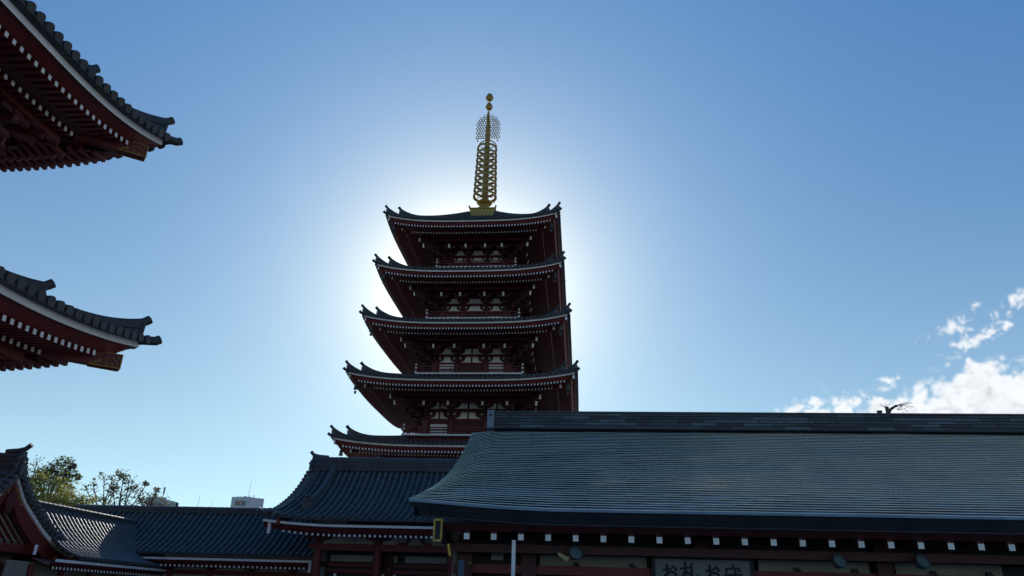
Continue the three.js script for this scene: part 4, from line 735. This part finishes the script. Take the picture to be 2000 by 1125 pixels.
  // left gable corner: beam end in gilt frame, gilt tag, post with sky light painted on in blue
  const be = new B(); be.box(-3.9, 3.48, 2.5, 0.2, 0.5, 5.0); const bm = part('gable_beam', be, M.dark, shop);
  const gf = new B(); for (const [x, y, w, h] of [[-3.9, 3.75, 0.24, 0.06], [-3.9, 3.21, 0.24, 0.06], [-4.0, 3.48, 0.05, 0.48], [-3.8, 3.48, 0.05, 0.48]]) gf.box(x, y, 5.01, w, h, 0.05); part('gilt_frame', gf, M.goldOld, bm);
  const gt = new B(); gt.tube([[-3.63, 3.14, 4.8], [-3.6, 3.0, 4.8], [-3.56, 2.84, 4.8]], 0.05, 7); part('gilt_tag', gt, M.gold, bm);
  const bp = new B(); bp.box(-3.32, 1.38, 4.2, 0.16, 2.76, 0.16); part('skylit_post', bp, M.skylitBlue, shop);
  const kn = new B(); kn.lathe([[0, 0.05], [0.045, 0.03], [0.05, 0], [0, -0.05]], -3.08, 2.68, 4.2, 8); part('gilt_knob', kn, M.gold, shop);
  const end = new B(); end.box(-3.7, 1.7, 0.0, 0.14, 3.4, 6.2); part('end_wall', end, M.plasterOldShade, shop);
}
// sign board, lettered in black brush strokes
{
  const c = document.createElement('canvas'); c.width = 1024; c.height = 400; const g = c.getContext('2d');
  g.fillStyle = '#666a66'; g.fillRect(0, 0, 1024, 400);
  const R = rng(4); for (let i = 0; i < 900; i++) { g.fillStyle = `rgba(${R() > 0.5 ? '255,255,250' : '60,62,58'},${0.02 + R() * 0.03})`; g.fillRect(R() * 1024, R() * 400, 20 + R() * 90, 1 + R() * 2); }
  g.strokeStyle = '#0b0b0d'; g.lineCap = 'round'; g.lineJoin = 'round';
  const O = [[[[0.05, 0.36], [0.55, 0.27]], 22], [[[0.27, 0.06], [0.28, 0.4], [0.26, 0.78], [0.12, 0.86], [0.08, 0.72], [0.34, 0.5], [0.62, 0.44], [0.84, 0.58], [0.8, 0.8], [0.52, 0.94]], 24], [[[0.66, 0.14], [0.76, 0.2], [0.84, 0.32]], 26]];
  const FUDA = [[[[0.0, 0.3], [0.5, 0.24]], 22], [[[0.26, 0.0], [0.25, 0.5], [0.25, 1.0]], 24], [[[0.26, 0.34], [0.18, 0.52], [0.0, 0.74]], 22], [[[0.3, 0.42], [0.46, 0.56]], 24], [[[0.6, 0.06], [0.58, 0.5], [0.6, 0.82], [0.74, 0.94], [0.95, 0.9], [0.93, 0.66]], 26]];
  const MORI = [[[[0.5, 0.0], [0.48, 0.12]], 24], [[[0.12, 0.2], [0.08, 0.38]], 22], [[[0.12, 0.2], [0.86, 0.14], [0.8, 0.32]], 22], [[[0.02, 0.52], [0.96, 0.48]], 22], [[[0.6, 0.3], [0.6, 0.7], [0.58, 0.96], [0.42, 0.88]], 24], [[[0.26, 0.64], [0.38, 0.78]], 24]];
  const put = (ch, x0, y0, s) => { for (const [pts, w] of ch) { g.lineWidth = w * 1.15; g.beginPath(); const q = pts.map(([a, b]) => [x0 + a * s, y0 + b * s * 1.15]); g.moveTo(...q[0]); if (q.length === 2) g.lineTo(...q[1]); else { for (let i = 1; i < q.length - 1; i++) g.quadraticCurveTo(q[i][0], q[i][1], (q[i][0] + q[i + 1][0]) / 2, (q[i][1] + q[i + 1][1]) / 2); g.lineTo(...q[q.length - 1]); } g.stroke(); } };
  put(O, 85, 60, 165); put(FUDA, 280, 45, 190); put(O, 545, 60, 165); put(MORI, 745, 55, 190);
  const tx = new THREE.CanvasTexture(c); tx.colorSpace = THREE.SRGBColorSpace;
  const sg = thing('shop_sign', 'grey signboard with four black brushed characters under the shop eave', 'sign', [3.36, 2.0, -22.5]);
  const fr = new B(); for (const [x, y, w, h] of [[0, 1.0, 2.72, 0.07], [0, 0.0, 2.72, 0.07], [-1.35, 0.5, 0.09, 1.0], [1.35, 0.5, 0.09, 1.0]]) fr.box(x, y, 0, w, h, 0.1); part('sign_frame', fr, M.dark, sg);
  const face = new THREE.Mesh(new THREE.BoxGeometry(2.62, 0.96, 0.04), [M.dark, M.dark, M.dark, M.dark, mat({ map: tx, roughness: 0.7 }), M.dark]); face.name = 'sign_face'; face.position.set(0, 0.5, 0); face.castShadow = face.receiveShadow = true; sg.add(face);
}
// floodlights under the eave
[[-0.18, 2.98, -21.9, 'round dark floodlight under the eave beside the yellowish spotlight'], [8.99, 2.96, -21.9, 'round bluish floodlight before the rightmost plaster panel of the shop'], [6.89, 2.93, -22.0, 'dark floodlight hanging right of the signboard under the shop eave']].forEach(([x, y, z, label], i) => {
  const t = thing('floodlight', label, 'floodlight', [x, y, z], 'floodlights of the shop');
  const m = new THREE.Matrix4().makeRotationFromEuler(new THREE.Euler(1.15, 0.25, -0.3)); const b = new B(m);
  b.lathe([[0.0, -0.12], [0.1, -0.11], [0.15, -0.02], [0.19, 0.1], [0.2, 0.13], [0.17, 0.13]], 0, 0, 0, 18); part('lamp_housing', b, M.lamp, t);
  const g = new B(m); g.lathe([[0.0, 0.125], [0.1, 0.122], [0.172, 0.112]], 0, 0, 0, 18); part('lamp_glass', g, M.lampGlass, t);
  const k = new B(); k.tube([[0, 0.04, -0.1], [0, 0.16, -0.1], [0, 0.3, -0.3]], 0.02, 6); part('bracket', k, M.lamp, t);
});
{
  const t = thing('spotlight', 'slim yellowish spotlight on a bent arm under the shop eave', 'spotlight', [-0.5, 2.95, -21.9]);
  const b = new B(); b.tube([[-0.14, 0.05, 0], [0.1, -0.09, 0.05]], 0.045, 10, 0.085); b.tube([[0.1, -0.09, 0.05], [0.15, -0.12, 0.06]], 0.092, 10, 0.088); part('lamp_housing', b, M.lampYellow, t);
  const k = new B(); k.tube([[-0.14, 0.05, 0], [-0.22, 0.12, 0], [-0.22, 0.28, -0.1]], 0.018, 6); part('bracket', k, M.lamp, t);
}

// ---------------------------------------------------------------- trees
function leafCloud(R, clumps, size, flat = 0.8) {
  const p = [], n = [];
  for (const [cx, cy, cz, r, count, ry = r * 0.75] of clumps) {
   // each clump is a handful of leaf sprays of uneven size, with stragglers
   const sprays = []; for (let k = 0, n = 5 + Math.floor(R() * 5 + r * r * 5); k < n; k++) { const a = R() * 6.283, d = r * Math.sqrt(R()) * 1.05; sprays.push([cx + Math.cos(a) * d, cy + (R() * 2 - 1) * ry * 1.05, cz + Math.sin(a) * d, r * (0.16 + R() * 0.36)]); }
   for (let i = 0; i < count; i++) {
    const sp = sprays[Math.floor(R() * sprays.length)], wide = R() < 0.08 ? 2 : 1;
    const g = () => (R() + R() + R() - 1.5) / 0.9 * sp[3] * wide, c = [sp[0] + g() * 1.25, sp[1] + g() * 0.75, sp[2] + g() * 1.25], s = size * (0.6 + R() * 0.8);
    const a = norm([R() - 0.5, (R() - 0.5) * flat, R() - 0.5]), b = norm(cross(a, [R() - 0.5, R() - 0.2, R() - 0.5])), nn = norm(cross(a, b));
    const q = (i2, j2) => [c[0] + a[0] * s * i2 + b[0] * s * 0.45 * j2, c[1] + a[1] * s * i2 + b[1] * s * 0.45 * j2, c[2] + a[2] * s * i2 + b[2] * s * 0.45 * j2];
    const A = q(-1, 0), Bq = q(0, -1), C = q(1, 0), Dq = q(0, 1); p.push(...A, ...Bq, ...C, ...A, ...C, ...Dq); for (let k = 0; k < 6; k++) n.push(...nn);
   }
  }
  const g = new THREE.BufferGeometry(); g.setAttribute('position', new THREE.Float32BufferAttribute(p, 3)); g.setAttribute('normal', new THREE.Float32BufferAttribute(n, 3)); g.setAttribute('uv', new THREE.Float32BufferAttribute(new Float32Array(p.length / 3 * 2), 2)); return g;
}
function tree(name, label, base, seed, trunkR, forkY, tips, layers, size, group) {
  const R = rng(seed), t = thing(name, label, 'tree', base, group), tb = new B();
  tb.tube([[0, -base[1], 0], [0.1, forkY * 0.5, 0.05], [0, forkY, 0]], trunkR, 9, trunkR * 0.65); part('trunk', tb, M.bark, t);
  const lb = new B();
  for (const [x, y, z, r] of tips) { const mid = [x * 0.35 + (R() - 0.5) * 0.5, lerp(forkY, y, 0.55), z * 0.35]; lb.tube([[0, forkY - 0.2, 0], mid, [x, y, z]], trunkR * 0.42, 6, 0.03);
    for (let i = 0; i < 6; i++) { const a = R() * 6.28, l = r * (0.6 + R() * 0.6), s = 0.5 + R() * 0.5, o = [lerp(mid[0], x, s), lerp(mid[1], y, s), lerp(mid[2], z, s)]; const e = add(o, [Math.cos(a) * l, (R() * 0.9 + 0.05) * l, Math.sin(a) * l]); lb.tube([o, add(mul(add(o, e), 0.5), [0, 0.08, 0]), e], 0.035, 4, 0.012); } }
  part('limbs', lb, M.bark, t);
  for (const [mtl, clumps, sz = size] of layers) part('crown', leafCloud(R, clumps, sz), mtl, t);
}
{ // bright olive tree, dark tree behind, sparse ones to the right
  const cl = (list, dens) => list.map(([x, y, z, r]) => [x, y, z, r, Math.round(dens * r * r * r + dens * 0.4)]);
  const c1 = [[-3.6, 9.5, 0, 1.5], [-1.9, 10.0, 0.4, 1.6], [-0.3, 9.6, 0, 1.7], [-2.6, 8.4, 0.8, 1.9], [0.9, 8.7, 0.5, 1.6], [2.4, 8.3, 0, 1.5], [-4.6, 8.3, 0, 1.8], [3.7, 7.5, 0, 1.2], [1.6, 7.2, 0.6, 1.8], [-0.7, 7.3, 0.8, 1.9], [-3.4, 6.9, 0.6, 1.9], [1.9, 9.1, -0.6, 1.0], [-2.8, 10.7, -0.3, 0.8]];
  tree('broadleaf_tree', 'dense yellow-green tree behind the sunlit side corridor roof', [-44.6, -0.55, -62], 11, 0.35, 4.5, c1.slice(0, 8), [[L.olive, cl(c1, 110)], [L.yellow, cl(c1.map(([x, y, z, r]) => [x + 0.1, y + 0.2, z + 0.1, r * 0.95]), 330)]], 0.115, 'trees behind the corridor');
  const c2 = [[-0.7, 11.6, 0, 0.9], [0.4, 12.0, 0, 0.95], [1.3, 11.3, 0, 0.85], [2.0, 10.7, 0.2, 0.75], [-1.6, 11.1, 0, 0.7], [0.5, 10.9, 0, 1.0], [1.4, 10.0, 0, 0.8], [2.6, 10.1, 0, 0.5], [-0.3, 10.2, 0, 0.9], [3.0, 10.9, 0, 0.35], [1.9, 11.9, 0, 0.35]].map(([x, y, z, r]) => [x * 0.72, y, z, r * 0.85]);
  tree('dark_tree', 'taller dark-leaved tree standing above the yellow-green tree', [-47.6, 0.45, -65], 12, 0.3, 6.5, c2, [[L.dark, cl(c2.filter(([, y]) => y > 10.6), 260)], [L.olive, cl(c2, 90)]], 0.13, 'trees behind the corridor');
  const c3 = [[-0.8, 12.4, 0, 0.5], [0.1, 12.9, 0, 0.5], [0.8, 12.2, 0, 0.45], [-0.2, 11.4, 0, 0.5]];
  tree('thin_tree', 'thin wispy tree rising beside the ridge end tile of the gabled hall', [-50.6, 0, -66], 13, 0.16, 7.5, c3, [[L.grey, cl(c3, 90)]], 0.10, 'trees behind the corridor');
  const c4 = [[-1.3, 10.6, 0, 0.45], [-0.4, 11.1, 0, 0.5], [0.4, 11.0, 0, 0.4], [1.1, 11.3, 0, 0.45], [0.7, 10.1, 0, 0.45], [-1.9, 10.2, 0, 0.4], [0.2, 9.3, 0, 0.5]];
  tree('sparse_tree', 'nearly leafless tree with a few leaf tufts just right of the yellow-green tree', [-41.2, 0, -63], 14, 0.16, 6.5, c4, [[L.grey, cl(c4, 95)], [L.brown, cl(c4.slice(3, 5), 160)]], 0.115, 'trees behind the corridor');
  const c5 = [[-1.2, 10.0, 0, 0.4], [-0.5, 11.1, 0, 0.4], [0.1, 10.7, 0, 0.5], [0.5, 10.2, 0, 0.4], [-0.3, 9.6, 0, 0.55], [1.1, 9.9, 0, 0.45], [1.7, 10.4, 0, 0.35], [-1.0, 8.8, 0, 0.7], [0.6, 8.7, 0, 0.6], [1.5, 9.2, 0, 0.4]];
  tree('sparse_tree', 'open airy tree with fine branches in the middle of the tree row', [-38.7, 0, -62], 15, 0.16, 6.0, c5, [[L.grey, cl(c5, 110)], [L.dark, cl(c5, 45)]], 0.11, 'trees behind the corridor');
  const c6 = [[-0.9, 9.2, 0, 0.6], [0.0, 9.4, 0, 0.55], [0.8, 8.9, 0, 0.6], [-0.2, 8.6, 0, 0.7], [1.5, 8.6, 0, 0.4], [0.3, 9.9, 0, 0.22], [-0.6, 8.3, 0, 0.7]];
  tree('brownish_tree', 'low brownish-green tree before the roof box with antennas', [-36.2, 0, -62], 16, 0.14, 6.0, c6, [[L.brown, cl(c6, 120)], [L.grey, cl(c6, 90)]], 0.10, 'trees behind the corridor');
  // pruned tree above the shop ridge
  const t = thing('pruned_tree', 'pruned bare tree stubs poking above the shop ridge', 'tree', [16.0, 0.22, -40]), R = rng(31);
  const tb = new B(); tb.tube([[0.1, -0.4, 0], [0.1, 6, 0.1], [0.12, 11.0, 0]], 0.3, 9, 0.17); part('trunk', tb, M.bark, t);
  const lb = new B(); lb.tube([[0.12, 10.9, 0], [0.14, 11.3, 0], [0.1, 11.62, 0]], 0.14, 7, 0.09); lb.tube([[0.14, 11.25, 0], [0.3, 11.5, 0], [0.62, 11.7, 0]], 0.09, 7, 0.06); lb.tube([[0.1, 10.6, 0], [-0.3, 11.1, 0], [-0.36, 11.42, 0]], 0.12, 7, 0.08); lb.tube([[-0.3, 11.1, 0], [-0.2, 11.42, 0]], 0.08, 6, 0.06); part('limbs', lb, M.bark, t);
  const tw = new B(); for (let i = 0; i < 20; i++) { const f = R(), s = f < 0.6 ? [0.5 + R() * 0.3, 11.4 + R() * 0.3, 0] : [0.12, 11.5, 0]; const e = f < 0.6 ? [0.9 + R() * 0.65, 11.35 + R() * 0.5, (R() - 0.5) * 0.5] : [(R() - 0.4) * 0.5, 11.65 + R() * 0.25, (R() - 0.5) * 0.4]; tw.tube([s, add(mul(add(s, e), 0.5), [0, R() * 0.12, 0]), e], 0.013, 4, 0.005); } part('twigs', tw, M.bark, t);
  part('crown', leafCloud(R, [[1.2, 11.6, 0, 0.42, 46, 0.2], [0.5, 11.4, 0, 0.4, 24], [0.0, 11.9, 0, 0.4, 14]], 0.035), L.grey, t);
}

// ---------------------------------------------------------------- far buildings and masts
{
  const t = thing('office_building', 'pale office block with coloured lettering and thin antenna, far behind the corridor', 'building', [-104, 0, -236]);
  const b = new B(), H = 30.9, poly = [[-4.6, 5.5], [1.2, 5.5], [4.4, 2.0], [3.4, 0.2], [-4.4, 0.2]];
  b.at(new THREE.Matrix4().makeRotationX(-Math.PI / 2)); b.plate(poly.map(([x, z]) => [x, -z]), 0, H); part('wall', b, M.city, t);
  const pr = new B(); for (let i = 0; i < 9; i++) pr.box(-3 + i * 0.55, H + 0.06, 5.4, 0.2, 0.2, 0.2); pr.box(-0.6, H + 0.1, 5.0, 0.6, 0.35, 0.5); part('parapet_posts', pr, M.steel, t);
  const sl = new B(); sl.box(1.2, H - 4, 5.45, 0.05, 8, 0.12); part('corner_joint', sl, M.steel, t);
  const an = new B(); an.tube([[0.1, H, 4.2], [0.25, H + 5.2, 4.2]], 0.07, 6, 0.035); part('antenna', an, M.steel, t);
  const ca = new B(); ca.tube([[1.8, H, 4.4], [1.9, H + 0.55, 4.4]], 0.07, 5); ca.box(2.1, H + 0.5, 4.6, 0.6, 0.16, 0.16); part('roof_camera', ca, M.steel, t);
  const font = await new FontLoader().loadAsync('fonts/droid/droid_sans_bold.typeface.json');
  [['R', new THREE.Color(0.22, 0.17, 0.07), -3.35], ['O', new THREE.Color(0.36, 0.12, 0.06), -2.2], ['X', new THREE.Color(0.03, 0.20, 0.18), -0.95]].forEach(([ch, col, x]) => { const g = new TextGeometry(ch, { font, size: 1.5, depth: 0.12, curveSegments: 6 }); const m = part('letter', g, mat({ color: col, roughness: 0.6 }), t); m.position.set(x, 28.25, 5.52); });
}
{
  const t = thing('antenna_building', 'pale greenish rooftop box with antennas behind the brownish tree', 'building', [-104.6, 0, -184]);
  const b = new B(); b.box(0, 11.9, 0, 4.8, 23.8, 6); part('wall', b, M.cityGreen, t);
  const rl = new B(); rl.box(0, 24.0, 2.9, 5.0, 0.4, 0.3); part('parapet', rl, M.cityGreen, t);
  for (const [x, h, r] of [[-1.2, 2.6, 0.09], [1.0, 3.0, 0.16], [2.0, 2.0, 0.04], [0.35, 5.6, 0.035]]) { const a = new B(); a.tube([[x, 23.8, 2], [x + h * 0.02, 23.8 + h, 2]], r * 0.6, 6, r * 0.45); if (r > 0.05) a.tube([[x + h * 0.012, 23.8 + h * 0.45, 2], [x + h * 0.02, 23.8 + h, 2]], r * 1.3, 7, r * 1.3); part('antenna', a, M.steel, t); }
}
for (const [x, z, h, label] of [[-118.9, -230, 31.1, 'taller lone antenna mast between trees and pale office block'], [-115.6, -232, 29.9, 'short faint antenna mast just left of the pale office block']]) { const b = new B(); b.lathe([[0.35, 0], [0.3, h * 0.85], [0.05, h * 0.87], [0.035, h]], 0, 0, 0, 7); solo('antenna_mast', b, M.steel, label, 'antenna', [x, 0, z], 'antenna masts'); }

renderer.render(scene, camera);
